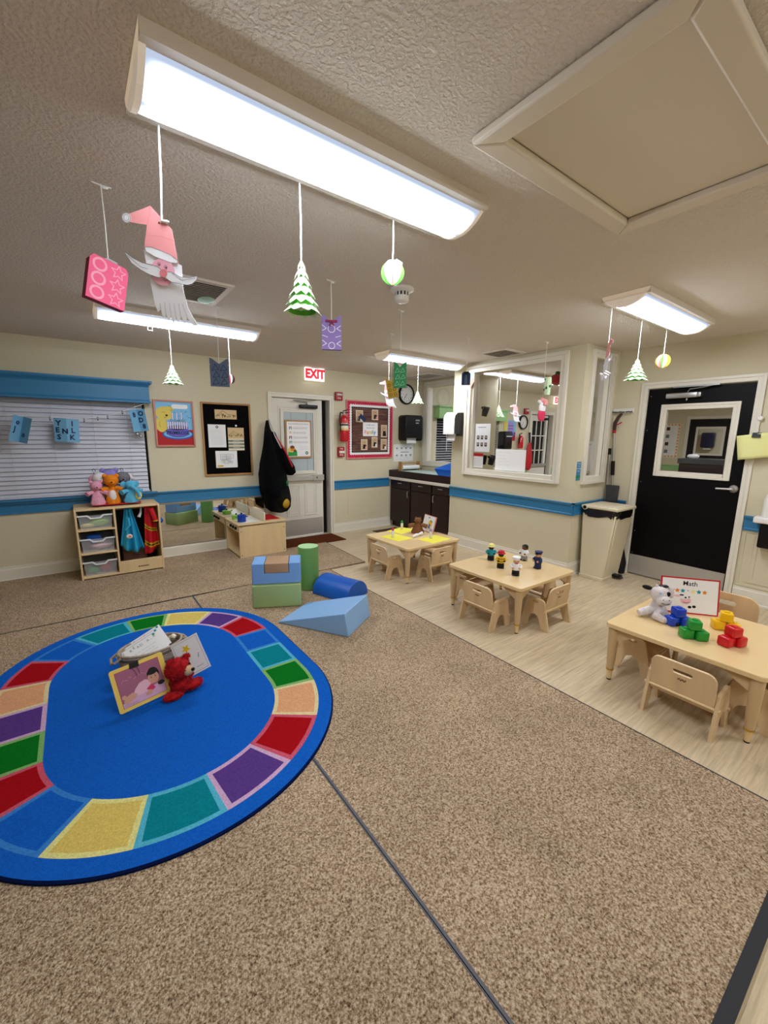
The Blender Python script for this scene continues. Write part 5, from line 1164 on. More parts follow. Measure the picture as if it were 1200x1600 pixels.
MB().box(hx0+w_+.002, hx1-w_-.002, hy0+w_+.002, hy1-w_-.002, -.004, -.0005, 'hatch paint').build('hatch_panel', t, smooth=False)
# ---------------------------------------------------------------- toddler tables
TH = .385
def make_table(label):
    t = thing('toddler_table', label, 'table', (0, 0, 0), 0, 'square wooden toddler tables')
    h = .385
    MB().prism(rrect(-h, h, -h, h, .035, 5), TH-.028, TH, 'laminate').build('tabletop', t, bevel=.004)
    for sx in (-1, 1):
        for sy in (-1, 1):
            cx, cy = sx*(h-.042), sy*(h-.042)
            l = MB().lathe([(.020, .075), (.024, .14), (.029, .27), (.031, TH-.029)], (cx, cy, 0), 'table leg plastic', 22).build('leg', t)
            mb = MB()
            for dx, dy in ((-sx, 0), (0, -sy)):
                u = Vector((dx, dy, 0)); c = Vector((cx, cy, 0)); n_ = Vector((-dy, dx, 0))*.012
                pts = [(.02, TH-.029), (.15, TH-.029), (.15, TH-.038), (.028, TH-.11)]
                vs = [c+u*a+n_*s_+Vector((0, 0, z)) for s_ in (-1, 1) for a, z in pts]; mb.add(vs, [(0, 1, 2, 3), (7, 6, 5, 4), (0, 4, 5, 1), (1, 5, 6, 2), (2, 6, 7, 3), (3, 7, 4, 0)], 'table leg plastic')
            mb.build('corner_brace', l)
            MB().lathe([(.0225, .070), (.0235, .078)], (cx, cy, 0), 'brass', 22).build('brass_ring', l)
            MB().lathe([(.014, .008), (.018, .070)], (cx, cy, 0), 'laminate', 18).lathe([(.013, .0005), (.0145, .009)], (cx, cy, 0), 'black', 18).build('foot', l)
    return t
tab = make_table('toddler table near the far corner, set with yellow papers and glue bottles'); tab.location = (3.00, 3.495, 0)
dup(tab, (2.99, 2.145, 0), 0, 'middle toddler table, with five toy figures standing on it')
dup(tab, (2.945, .730, 0), 0, 'nearest toddler table at the right edge, with coloured blocks and the Math board')
# chairs: local x = forward, back of the chair at x = 0
def make_chair(label):
    t = thing('toddler_chair', label, 'chair', (0, 0, 0), 0, 'low wooden toddler chairs')
    def side(s):
        o = [(0, 0), (.028, .13), (.048, .215)]
        o += [(.048+.035*(1-math.cos(a)), .215+.035*math.sin(a)) for a in (PI/6, PI/3, PI/2)]
        o += [(.175+.035*math.sin(a), .215+.035*math.cos(a)) for a in (0, PI/6, PI/3, PI/2)]
        o += [(.232, .13), (.262, 0), (.200, 0), (.188, .055)]
        o += [(.135+.045*math.cos(a), .075+.045*math.sin(a)) for a in (PI/8, PI/4, PI/2, 3*PI/4, 7*PI/8)]
        o += [(.08, .055), (.062, 0)]
        n = len(o); y = s*.158
        # hand slot near the top
        hole = [(.13+.028*math.cos(2*PI*i/16)*(1), .222+.011*math.sin(2*PI*i/16)) for i in range(16)]
        bm = bmesh.new()
        def loop(pts): return [bm.verts.new((p[0], 0, p[1])) for p in pts]
        A = loop(o); H = loop(hole)
        eo = [bm.edges.new((A[i], A[(i+1) % n])) for i in range(n)]; eh = [bm.edges.new((H[i], H[(i+1) % 16])) for i in range(16)]
        bmesh.ops.triangle_fill(bm, edges=eo+eh, use_beauty=True, use_dissolve=False)
        r = bmesh.ops.extrude_face_region(bm, geom=bm.faces[:]); 
        for g in r['geom']:
            if isinstance(g, bmesh.types.BMVert): g.co.y += .016
        bmesh.ops.recalc_face_normals(bm, faces=bm.faces[:])
        vs = [Vector((v.co.x, v.co.y+y-.008, v.co.z)) for v in bm.verts]; bm.verts.index_update(); fs = [[v.index for v in f.verts] for f in bm.faces]; bm.free()
        MB().add(vs, fs, 'maple').build('side_panel', t, smooth=False)
    side(-1); side(1)
    o = rrect(-.148, .148, 0, .185, .045, 6); 
    for i, (a, b) in enumerate(o):
        if b < .06: o[i] = (math.copysign(.148, a), 0) if abs(a) > .1 else (a, 0)
    o2 = []
    for p in o:
        if not o2 or (abs(o2[-1][0]-p[0])+abs(o2[-1][1]-p[1])) > 1e-4: o2.append(p)
    hole = [(math.copysign(.034, math.cos(a))+.013*math.cos(a), .132+.013*math.sin(a)) for a in [2*PI*(i+.5)/16 for i in range(16)]]
    bm = bmesh.new(); A = [bm.verts.new((0, p[0], p[1])) for p in o2]; H = [bm.verts.new((0, p[0], p[1])) for p in hole]; n = len(A)
    ed = [bm.edges.new((A[i], A[(i+1) % n])) for i in range(n)]+[bm.edges.new((H[i], H[(i+1) % 16])) for i in range(16)]
    bmesh.ops.triangle_fill(bm, edges=ed, use_beauty=True, use_dissolve=False)
    r = bmesh.ops.extrude_face_region(bm, geom=bm.faces[:])
    for g in r['geom']:
        if isinstance(g, bmesh.types.BMVert): g.co.x += .014
    bmesh.ops.recalc_face_normals(bm, faces=bm.faces[:]); bm.verts.index_update()
    vs = [v.co.copy() for v in bm.verts]; fs = [[v.index for v in f.verts] for f in bm.faces]; bm.free()
    T_ = Matrix.Translation((.042, 0, .165)) @ Matrix.Rotation(-.16, 4, 'Y')
    b = MB().add(vs, fs, 'maple', T_).build('backrest', t, smooth=False)
    mb = MB(); F = Flat(mb, T_ @ Vector((-.0005, 0, .092)), -Y3, T_.to_3x3() @ Z3)
    for i in range(7): F.disc(-.016+.0055*i, .004*math.sin(i*2.3), .0035, 'brown ink', 1, 6, ry=.0055)
    mb.build('stamp', b, smooth=False)
    MB().box(.05, .245, -.149, .149, .135, .149, 'maple').build('seat', t, bevel=.003)
    for x, z in ((.045, .16), (.225, .10)):
        MB().lathe([(.009, -.174), (.009, .174)], (x, 0, z), 'laminate', 12, ax='y').build('dowel', t)
    return t
ch = make_chair('toddler chair on the carpet side of the nearest toddler table, back to the carpet')
ch.location = (2.438, .657, 0)
T1, T2, T3 = (3.0, 3.495), (2.99, 2.145), (2.945, .73)
def dc(x, y, deg, lab): dup(ch, (x, y, 0), math.radians(deg), lab)
dc(2.80+.158, 1.145+.02, -90, 'toddler chair tucked under the nearest table on its left side, behind the table leg')
dc(2.90, .30, 90, 'toddler chair tucked under the nearest table at the right image edge')
dc(2.475, 2.09, 0, 'toddler chair pushed into the middle table on the carpet side')
dc(3.015, 1.655, 90, 'toddler chair pushed into the middle table on the side facing the nearest table')
dc(2.93, 2.63, -90, 'toddler chair on the far side of the middle table, mostly hidden by its left leg')
dc(3.50, 2.14, 180, 'toddler chair under the middle table on the partition side')
dc(2.525, 3.52, 0, 'toddler chair at the far-corner table, on the carpet side')
dc(3.06, 3.03, 90, 'toddler chair at the far-corner table, on the side facing the middle table')
dc(3.53, 3.50, 180, 'toddler chair at the far-corner table, on the partition side')
# bigger chair behind the nearest table
t = thing('preschool_chair', 'larger wooden chair with oval hand slot behind the Math board, against the wall side', 'chair', (3.46, .735, 0), PI)
def slab_hole(o, hole, T_, m, name, th=.016, parent=None):
    bm = bmesh.new(); A = [bm.verts.new((0, p[0], p[1])) for p in o]; H = [bm.verts.new((0, p[0], p[1])) for p in hole]
    ed = [bm.edges.new((A[i], A[(i+1) % len(A)])) for i in range(len(A))]+[bm.edges.new((H[i], H[(i+1) % len(H)])) for i in range(len(H))]
    bmesh.ops.triangle_fill(bm, edges=ed, use_beauty=True, use_dissolve=False); r = bmesh.ops.extrude_face_region(bm, geom=bm.faces[:])
    for g in r['geom']:
        if isinstance(g, bmesh.types.BMVert): g.co.x += th
    bmesh.ops.recalc_face_normals(bm, faces=bm.faces[:]); bm.verts.index_update()
    vs = [v.co.copy() for v in bm.verts]; fs = [[v.index for v in f.verts] for f in bm.faces]; bm.free()
    return MB().add(vs, fs, m, T_).build(name, parent, smooth=False)
slab_hole(rrect(-.17, .17, 0, .23, .07, 6), [(math.copysign(.035, math.cos(a))+.016*math.cos(a), .165+.016*math.sin(a)) for a in [2*PI*(i+.5)/16 for i in range(16)]], Matrix.Translation((.02, 0, .27)), 'maple', 'backrest', parent=t)
for s_ in (-1, 1):
    MB().prism([(0, 0), (.02, .30), (.05, .34), (.22, .34), (.26, .30), (.30, 0), (.24, 0), (.2, .16), (.1, .16), (.06, 0)], s_*.175-.008, s_*.175+.008, 'maple', 'y').build('side_panel', t, bevel=.003)
MB().box(.03, .27, -.166, .166, .235, .25, 'maple').build('seat', t, bevel=.003)
# ---------------------------------------------------------------- on the nearest table
zt = TH+.0005
def blk(label, x, y, z, m, rz):
    t = thing('building_block', label, 'building block', (x, y, z), rz, 'stacked plastic cubes on the nearest table'); a = .031
    MB().rbox(-a, a, -a, a, 0, .056, .009, m).build('cube', t)
    MB().lathe([(.016, .0555), (.016, .060), (.014, .062)], (0, 0, 0), m, 18).build('peg', t); return t
for cn, m, (x, y), lx in (('blue', 'blk blue', (2.88, .835), 0), ('green', 'blk green', (2.752, .713), 0), ('yellow', 'blk yellow', (3.04, .640), 0), ('red', 'blk red', (2.83, .555), 0)):
    M(m, {'blue': '#0D3FB8', 'green': '#0E8F2A', 'yellow': '#F2BE0A', 'red': '#D0121C'}[cn], .28, spec=.5)
    a = {'blue': -.4, 'green': -.75, 'yellow': -.95, 'red': -.3}[cn]; dx, dy = .033*math.cos(a-.3), .033*math.sin(a-.3)
    blk('%s plastic cube, bottom left of the %s stack' % (cn, cn), x-dx, y-dy, zt, m, a)
    blk('%s plastic cube, bottom right of the %s stack' % (cn, cn), x+dx*1.05, y+dy*1.05, zt, m, a)
    blk('%s plastic cube on top of the %s stack' % (cn, cn), x, y, zt+.0565, m, a-.25)
# math board
def dmath(F):
    F.rect(0, 0, .34, .235, 'costume red', 1).rect(.009, .009, .331, .226, 'white', 2).text('Math', .17, .197, .042, 'black', 3, bold=.0004)
    for i, (u, m_) in enumerate(((.055, 'paleyellow'), (.098, 'orange'), (.13, 'teal'), (.19, 'paleyellow'), (.222, 'teal'), (.255, 'orange'))): F.star(u, .148, .015, m_, 3, .55)
    F.text('+', .078, .15, .02, 'black', 3).text('=', .16, .15, .02, 'black', 3)
    F.disc(.15, .085, .032, 'lightpink', 3, 20, ry=.024).disc(.14, .108, .028, 'white', 4, 16, ry=.015).disc(.125, .12, .013, 'black', 5, 10, ry=.005).disc(.148, .105, .006, 'black', 5, 8).disc(.168, .110, .005, 'black', 5, 8).line([(.135, .075), (.155, .070), (.17, .076)], .003, 'black', 5).disc(.10, .112, .02, 'lightpink', 4, 10, ry=.006)
    for u, v in ((.125, .035), (.175, .045), (.20, .05)): F.disc(u, v, .011, 'black', 3, 10, ry=.009)
note('math_board', 'white card with red border reading Math, leaning behind the blocks', 'sign board', (3.02, .985, TH+.003), (.30, -.36, 0), (.05, .03, .30), .34, .235, dmath, th=.006, m='costume red')
tag(MB().box(0, .10, -.012, .012, 0, .008, 'darkgray').build('board_prop', loc=(3.10, .90, TH+.001)), 'low dark prop behind the Math board', 'stand')
# cow puppet
t = thing('cow_puppet', 'white and black plush cow puppet slumped beside the Math board', 'hand puppet', (2.915, .965, TH+.001), -.75)
wh = 'plush white'
blob_lathe(MB(), [(0, 0, .0, .055, .05), (0, 0, .03, .062, .05), (.0, .0, .07, .045, .04), (0, 0, .11, .03, .03)], wh, 22, seed=5, jit=.12).build('body', t)
h = MB().ball((0, -.015, .155), (.058, .045, .052), wh, 22, 14, bumpy=.03).build('head', t)
MB().ball((.005, -.055, .125), (.046, .030, .032), wh, 18, 10).build('muzzle', h)
mb = MB().tube([(-.02, -.084, .122), (.0, -.089, .113), (.03, -.082, .116)], .0018, 'black', 5); mb.ball((-.012, -.082, .14), .003, 'darkgray', 8, 5).ball((.022, -.082, .14), .003, 'darkgray', 8, 5); mb.build('mouth', h)
MB().ball((-.018, -.054, .172), .007, 'skyblue', 10, 6).build('eye', h); MB().ball((.03, -.050, .168), (.014, .008, .016), 'black', 12, 8).build('eye_patch', h)
MB().ball((-.072, 0, .19), (.034, .008, .015), 'black', 14, 8, rot=Matrix.Rotation(.25, 4, 'Y')).build('ear', h); MB().ball((.068, -.005, .165), (.022, .010, .04), wh, 14, 8, rot=Matrix.Rotation(-.3, 4, 'Y')).build('ear', h)
MB().ball((.02, -.01, .205), (.03, .02, .010), 'black', 12, 6, bumpy=.2).build('forelock', h); MB().ball((-.022, -.01, .208), .009, wh, 10, 6).build('horn', h)
MB().tube([(-.03, -.01, .05), (-.075, -.015, .035), (-.115, -.02, .024)], [.026, .026, .022], wh, 14).build('arm', t)
MB().tube([(.0, -.03, .035), (-.035, -.075, .028), (-.01, -.11, .022), (.03, -.105, .02)], [.028, .026, .022, .02], wh, 14).build('leg', t)
MB().tube([(.02, -.07, .02), (.035, -.11, .014), (.045, -.13, .012)], [.007, .006, .008], wh, 8).ball((.05, -.14, .013), (.013, .016, .012), 'black', 12, 8, bumpy=.3).build('tail', t)
# ---------------------------------------------------------------- toy figures on the middle table
def figure(label, x, y, rz, skin, shirt, pants, hat, hatk, stripe=None, scarf=None, hair=None):
    t = thing('toy_figure', label, 'toy figure', (x, y, TH+.0005), rz-.7, 'chunky toy people on the middle table'); t.scale = (1.18, 1.18, 1.06)
    rows = [(0, 0, .0, .026, .023), (0, 0, .012, .027, .023), (0, 0, .05, .025, .021)]
    blob_lathe(MB(), rows, pants, 18, jit=.0).build('legs', t)
    mb = MB()
    for s_ in (-1, 1): mb.ball((s_*.013, -.012, .007), (.013, .018, .007), 'black', 12, 6)
    mb.build('shoes', t)
    b = blob_lathe(MB(), [(0, 0, .044, .026, .022), (0, 0, .055, .030, .024), (0, 0, .075, .029, .023), (0, 0, .092, .022, .019), (0, 0, .098, .012, .012)], shirt, 18, jit=.0).build('torso', t)
    if stripe:
        for z in (.055, .078): blob_lathe(MB(), [(0, 0, z, .0308, .0248), (0, 0, z+.005, .0308, .0248)], stripe, 18, jit=0).build('stripe', b)
    for s_ in (-1, 1): MB().tube([(s_*.024, 0, .088), (s_*.036, -.008, .074), (s_*.026, -.022, .066)], [.010, .010, .008], shirt, 10).ball((s_*.022, -.026, .065), .008, skin, 8, 6).build('arm', t)
    h = MB().ball((0, -.001, .116), (.022, .021, .023), skin, 18, 12).ball((0, -.021, .113), (.005, .005, .005), skin, 8, 6).build('head', t)
    mb = MB()
    for s_ in (-1, 1): mb.ball((s_*.008, -.019, .119), .0028, 'black', 8, 5)
    mb.tube([(-.006, -.0195, .105), (0, -.021, .103), (.006, -.0195, .105)], .0012, 'darkgray', 5); mb.build('face', h)
    mb = MB()
    if hatk == 'hard': mb.lathe([(.032, .124), (.030, .127), (.025, .130), (.022, .142), (.012, .150), (.001, .152)], (0, -.002, 0), hat, 22)
    elif hatk == 'chef': mb.lathe([(.023, .124), (.023, .135), (.027, .138), (.028, .148), (.02, .153), (.001, .154)], (0, 0, 0), hat, 22)
    elif hatk == 'cap': mb.lathe([(.023, .124), (.023, .131), (.029, .140), (.027, .146), (.001, .148)], (0, 0, 0), hat, 22).ball((0, -.022, .126), (.018, .012, .003), 'black', 12, 6)
    elif hatk == 'hair': mb.ball((0, .004, .123), (.025, .023, .021), hat, 18, 10).ball((0, .018, .108), (.018, .01, .016), hat, 12, 8)
    mb.build('hat' if hatk != 'hair' else 'hair', h)
    if scarf: MB().lathe([(.015, .096), (.017, .10), (.014, .104)], (0, -.002, 0), scarf, 16).build('collar', t)
    return t
M('dark skin', '#3A2116', .6); M('fig skin', '#D9A07A', .6)
figure('toy firefighter figure in yellow coat and red helmet on the middle table', 2.905, 2.185, -.05, 'dark skin', 'yellow', 'black', 'costume red', 'hard', stripe='brown')
figure('toy builder figure with pale yellow hard hat and teal shirt', 3.02, 2.385, -.1, 'dark skin', 'teal', 'black', 'paleyellow', 'hard')
figure('toy cook figure in white jacket and white chef hat', 2.845, 1.985, -.15, 'fig skin', 'white', 'black', 'white', 'chef', scarf='red')
figure('toy police figure in dark blue uniform and cap', 3.16, 1.985, -1.1, 'fig skin', 'navy', 'navy', 'navy', 'cap')
figure('toy figure with dark helmet hair, white shirt and grey trousers', 3.27, 2.20, -.9, 'brown', 'white', 'gray', 'black', 'hair')
# ---------------------------------------------------------------- far-corner table: papers, glue, cat puppet, art board
M('bright yellow paper', '#EDE34A', .7)
def sheet(label, x, y, rz):
    o = tag(MB().box(-.15, .15, -.115, .115, 0, .0012, 'bright yellow paper').build('construction_paper', smooth=False), label, 'paper', 'yellow papers on the far-corner table'); o.location = (x, y, TH+.0008); o.rotation_euler = (0, 0, rz)
sheet('yellow construction paper under the pink-capped glue bottle', 2.83, 3.56, -1.45)
sheet('yellow construction paper under the lilac-capped glue bottle', 3.13, 3.26, .1)
sheet('yellow construction paper under the green-capped glue bottle', 3.10, 3.80, .25)
def glue(label, x, y, m):
    t = thing('glue_bottle', label, 'glue bottle', (x, y, TH+.0022), 0, 'dot glue bottles on the far-corner table')
    MB().lathe([(.015, 0), (.0165, .004), (.0165, .07), (.012, .078)], (0, 0, 0), 'white plastic', 18).build('bottle', t); MB().lathe([(.013, .076), (.014, .082), (.014, .094), (.009, .104), (.001, .106)], (0, 0, 0), m, 16).build('cap', t)
glue('glue bottle with a pink cap on the left of the far-corner table', 2.80, 3.59, 'hotpink'); glue('glue bottle with a green cap at the back of the far-corner table', 3.15, 3.86, 'green'); glue('glue bottle with a lilac cap on the right of the far-corner table', 3.13, 3.32, 'lilac')
def dart(F):
    F.rect(.006, .006, .254, .194, 'white', 1).text('Art', .12, .172, .026, 'black', 2, bold=.001)
    F.disc(.165, .11, .038, 'yellow', 2, 16).poly([(.14, .05), (.19, .05), (.175, .06), (.16, .075), (.185, .085), (.18, .1), (.14, .1)], 'blue', 3).line([(.16, .14), (.2, .13)], .01, 'darkgreen', 3).disc(.185, .09, .02, 'yellow', 3, 12)
note('art_board', 'white card with pink border and yellow splash reading Art on the far-corner table', 'sign board', (3.325, 3.70, TH+.002), (-.05, -.24, 0), (.08, -.01, .30), .26, .20, dart, th=.012, m='salmon frame')
p = puppet('cat_puppet', 'brown cat puppet lying between the glue bottles on the far-corner table', (3.18, 3.60, TH+.001), .19, 'plush brown', ears='point', rz=-.7, s=1.15, group=None)
tag(MB().tube([(-.09, -.02, .012), (-.02, 0, .016), (.02, .01, .018), (.09, .03, .02)], [.012, .022, .010, .02], 'white').build('white_bone', loc=(3.06, 3.46, TH+.003)), 'white bone-shaped pad in front of the brown cat puppet', 'toy')
# ---------------------------------------------------------------- waste bin
t = thing('pedal_bin', 'tall beige pedal bin with black liner beside the black door', 'waste bin', (4.57, 2.08, 0), 0)
def frus(mb, b, tp, z0, z1, m): return mb.add([(b[0], b[2], z0), (b[1], b[2], z0), (b[1], b[3], z0), (b[0], b[3], z0), (tp[0], tp[2], z1), (tp[1], tp[2], z1), (tp[1], tp[3], z1), (tp[0], tp[3], z1)], [(0,3,2,1),(4,5,6,7),(0,1,5,4),(1,2,6,5),(2,3,7,6),(3,0,4,7)], m)
mb = frus(MB(), (-.175, .185, -.085, .165), (-.19, .205, -.16, .19), .0, .725, 'bin beige'); mb.build('body', t, bevel=.012)
mb = frus(MB(), (-.178, .188, -.088, .168), (-.18, .19, -.092, .170), .0, .035, 'bin beige'); mb.build('foot_rim', t, bevel=.004)
mb = frus(MB(), (-.12, .13, -.10, -.07), (-.15, .16, -.165, -.14), .12, .70, 'bin beige'); mb.build('rear_rib', t, bevel=.01)
rows = [(.008, .015, .715, .205, .185), (.008, .015, .735, .215, .195), (.008, .015, .765, .213, .192), (.008, .015, .775, .205, .187)]
mb = MB(); n = 60; vs = []; fs = []; rd = random.Random(9)
for k, z in enumerate((.695, .72, .75, .775)):
    for i in range(n):
        a = 2*PI*i/n; c_, s_ = math.cos(a), math.sin(a); pw = .28; x = math.copysign(abs(c_)**pw, c_)*.205; y = math.copysign(abs(s_)**pw, s_)*.185
        j = 1+(rd.random()-.5)*(.05 if k < 3 else .01); vs.append((.008+x*j, .015+y*j, z+(rd.random()-.5)*(.03 if k == 0 else .006)))
for k in range(3):
    for i in range(n): j = (i+1) % n; fs.append((k*n+i, k*n+j, (k+1)*n+j, (k+1)*n+i))
mb.add(vs, fs, 'black bag'); mb.build('liner', t, smooth=False)
mb = MB().rbox(-.205, .215, -.185, .205, .772, .805, .012, 'bin beige').rbox(-.17, .18, -.15, .17, .80, .812, .008, 'bin beige'); mb.build('lid', t)
MB().lathe([(.026, -.012), (.026, .03)], (-.215, .15, .785), 'bin beige', 18, ax='x').lathe([(.018, -.014), (.018, -.011)], (-.215, .15, .785), 'black', 16, ax='x').build('hinge_cap', t)
MB().rbox(.03, .10, -.17, -.08, .02, .05, .006, 'black').build('pedal', t); MB().tube([(.06, -.09, .02), (.10, -.16, .006), (.14, -.16, .006), (.16, -.1, .006)], .005, 'black', 6).build('pedal_rod', t)
t = thing('black_umbrella', 'dark folded item leaning between the beige bin and the black door frame', 'folded umbrella', (4.87, 2.03, 0))
MB().tube([(0, 0, .01), (.01, 0, .12), (.02, .02, .30), (.035, .03, .44)], [.05, .055, .03, .012], 'black', 14).build('canopy', t); MB().ball((.035, .035, .58), (.03, .03, .06), 'black', 12, 8).tube([(.035, .03, .44), (.035, .033, .56)], .006, 'darkgray', 6).build('handle', t)
MB().ball((.012, .012, .52), .012, 'red', 10, 6).build('button', t)
# ---------------------------------------------------------------- classroom rug
for k, c_ in dict(navyedge='#0B1B4A', rugblue='#1666CC', rred='#B20F18', rpink='#DB5F72', rpurple='#61408C', rlilac='#DDB4D4', rteal='#0A8A96', rcyan='#5CC0D8', rgreen='#0A7A20', rlgreen='#8CC070', ryellow='#EBCF6C', rlyellow='#F2EC96', rpeach='#F0B080', rlpeach='#F0DEA4', rmid='#3F8AD8').items():
    m = M('rug '+k, c_, .95, spec=.05, kind='pile', sc=130, amt=.12, bump=1.0, bs=420)
RZ = .0255; ccx, cy0, cy1 = .285, 2.285, 2.935; SL = cy1-cy0; RM = .66
PER = 2*SL+2*PI*RM
def RP(u, r):
    u = u % PER
    if u < SL: return (ccx+r, cy0+u)
    u -= SL
    if u < PI*RM: a = u/RM; return (ccx+r*math.cos(a), cy1+r*math.sin(a))
    u -= PI*RM
    if u < SL: return (ccx-r, cy1-u)
    u -= SL; a = PI+u/RM; return (ccx+r*math.cos(a), cy0+r*math.sin(a))
def ub(deg): return 2*SL+PI*RM+(math.radians(deg % 360)-PI)*RM     # bottom arc
def ut(deg): return SL+math.radians(deg)*RM
def strip(mb, u0, u1, r0, r1, m, z=RZ):
    n = max(2, int((u1-u0)/.03)); us = [u0+(u1-u0)*i/n for i in range(n+1)]
    vs = [RP(u, r)+(z,) for u in us for r in (r0, r1)]; mb.add(vs, [(2*i, 2*i+1, 2*i+3, 2*i+2) for i in range(n)], m)
mb = MB(); N_ = 160
o1 = [RP(PER*i/N_, .866) for i in range(N_)]; mb.prism(o1, .0125, .020, 'rug navyedge')
o2 = [RP(PER*i/N_, .858) for i in range(N_)]; vs = [p+(.020,) for p in o1]+[p+(RZ,) for p in o2]; mb.add(vs, [(i, (i+1) % N_, N_+(i+1) % N_, N_+i) for i in range(N_)], 'rug navyedge')
strip(mb, 0, PER, .785, .858, 'rug rugblue'); strip(mb, 0, PER, .0, .54, 'rug rugblue')
divs = [ut(48.9), ut(26), ut(2), 2.69-cy0, 2.41-cy0, ub(348)-PER, ub(323.2)-PER, ub(299.3)-PER, ub(275.1)-PER, ub(251)-PER, ub(227.5)-PER, ub(204.2)-PER, ub(183)-PER, ut(180)+(cy1-2.51)-PER, ut(180)+(cy1-2.78)-PER, ut(169)-PER, ut(145.2)-PER, ut(121.9)-PER, ut(96.1)-PER, ut(74.2)-PER, ut(48.9)-PER]
cols = [('rpurple', 'rlilac'), ('rred', 'rpink'), ('rugblue', 'rmid'), ('rteal', 'rcyan'), ('rgreen', 'rlgreen'), ('rpeach', 'rlpeach'), ('rred', 'rpink'), ('rpurple', 'rlilac'), ('rteal', 'rcyan'), ('ryellow', 'rlyellow'), ('rugblue', 'rmid'), ('rred', 'rpink'), ('rgreen', 'rlgreen'), ('rpurple', 'rlilac'), ('rpeach', 'rlpeach'), ('rred', 'rpink'), ('rugblue', 'rmid'), ('rteal', 'rcyan'), ('rgreen', 'rlgreen'), ('ryellow', 'rlyellow')]
for i, (a, b) in enumerate(zip(divs, divs[1:])):
    hi, lo = a, b; m, e = cols[i]; w = .021
    strip(mb, lo, lo+w, .54, .785, 'rug '+e); strip(mb, hi-w, hi, .54, .785, 'rug '+e)
    strip(mb, lo+w, hi-w, .54, .54+w, 'rug '+e); strip(mb, lo+w, hi-w, .785-w, .785, 'rug '+e); strip(mb, lo+w, hi-w, .54+w, .785-w, 'rug '+m)
tag(mb.build('area_rug', smooth=False), 'large blue round-ended rug bordered with multicoloured squares', 'rug')
# ---------------------------------------------------------------- basket of books on the rug
RT = RZ+.0008
t = thing('rope_basket', 'oval rope basket with loop handles holding books on the blue rug', 'basket', (.275, 2.85, RT), .2)
M('rope', '#BCAA92', .85, kind='noise', sc=90, amt=.2, bump=.6, bs=200); M('rope dark', '#6A5B4C', .85)
mb = MB()
for k in range(11):
    a_, b_ = .165+.0018*k, .105+.0016*k; mb.tube([(a_*math.cos(2*PI*i/40), b_*math.sin(2*PI*i/40), .008+.0145*k) for i in range(40)], .0082, 'rope' if k % 4 else 'rope dark', 8, closed=True)
mb.build('coiled_wall', t)
MB().lathe([(.001, .003), (.105, .003), (.105, .012)], (0, 0, 0), 'rope', 36, cap=False, T=Matrix.Diagonal((1.55, 1, 1, 1))).build('bottom', t)
for s_ in (-1, 1): MB().tube([(s_*.18, -.04, .15), (s_*.215, -.035, .13), (s_*.225, 0, .115), (s_*.215, .035, .13), (s_*.18, .04, .15)], .008, 'rope').build('handle', t)
rt = RT
def dcard(title, seed):
    def d(F):
        F.line([(.008, .165), (.24, .165)], .0015, 'inkgray', 1)
        for i, ch_ in enumerate(title): F.text(ch_, .02+.021*i, .14+.006*math.sin(i*2+seed), .025, 'inkgray', 1)
        F.squiggles(.02, .03, .22, .11, 4, 'lightgray', .003, 1, seed=seed); F.disc(.232, .155, .008, 'teal', 2, 12)
    return d
for k, (x, y, lab, ti) in enumerate([(.135, 2.755, 'white typed card at the front of the basket with hand lettering', 'WE READ A-Z'), (.15, 2.785, 'second white card behind the lettered card in the basket', 'OUR WORLD'), (.165, 2.815, 'rearmost white card in the rope basket', 'FRIENDS')]):
    note('story_card', lab, 'card', (x-.005, y-.01, RT+.032+.008*k), (.235, .02, .10), (-.06, .16, .11), .25, .165, dcard(ti, k), th=.0015, group=None)
tag(MB().tube([(0, 0, 0), (.03, .02, .03), (.05, .0, .045), (.06, -.01, .04)], [.012, .014, .018, .012], 'cream').build('wooden_toy', loc=(.36, 2.87, RT+.12)), 'pale wooden toy resting in the rope basket', 'toy')
# star card
def dst(F):
    F.line([(.01, .01), (.165, .01), (.165, .215), (.01, .215)], .0015, 'inkgray', 1, True).star(.08, .165, .03, 'yellow', 2, .42, rot=PI/2+.5).line([(.13, .085), (.14, .11)], .003, 'black', 2); F.squiggles(.10, .03, .15, .042, 1, 'inkgray', .003, 1)
note('star_card', 'white rounded card with a yellow star leaning behind the red bear', 'card', (.405, 2.56, RT+.006), (.86*.8+.5*.2, -.86*.6+.5*.29, .5*.93), (-.45*.8+.89*.2, .45*.6+.89*.29, .89*.93), .175, .225, dst, th=.002)
# framed baby photograph
t = thing('baby_photo_card', 'yellow-bordered photo card of a baby lying on pink, clipped, leaning on the basket', 'photo card', (.061, 2.418, RT+.003))
M('card yellow', '#EBCB5E', .6); M('dusty pink', '#A5637A', .7); M('baby skin', '#D9A184', .7); M('baby pink', '#D9A9C4', .7)
U_ = Vector((.228, .028, .022)).normalized(); V_ = Vector((-.012, .085, .215)).normalized(); V_ = (V_-U_*V_.dot(U_)).normalized()
def card_(z, m, w=.262, h=.235, r=.012): return [(p[0], p[1]) for p in rrect(0, w, 0, h, r)]
mb = MB(); F = Flat(mb, (0, 0, 0), U_, V_); F.slabpoly(card_(0, 0), .003, 'card yellow'); mb.build('front_sheet', t, smooth=False)
mb = MB(); F = Flat(mb, -(U_.cross(V_))*.006+U_*.006-V_*.001, U_, V_); F.slabpoly(card_(0, 0), .002, 'card yellow'); mb.build('back_sheet', t, smooth=False)
mb = MB(); F = Flat(mb, (0, 0, 0), U_, V_)
F.rect(.022, .018, .24, .215, 'costume red', 1).rect(.024, .02, .238, .213, 'dusty pink', 2)
F.poly([(.024, .02), (.238, .02), (.238, .085), (.15, .07), (.024, .045)], 'baby pink', 3)
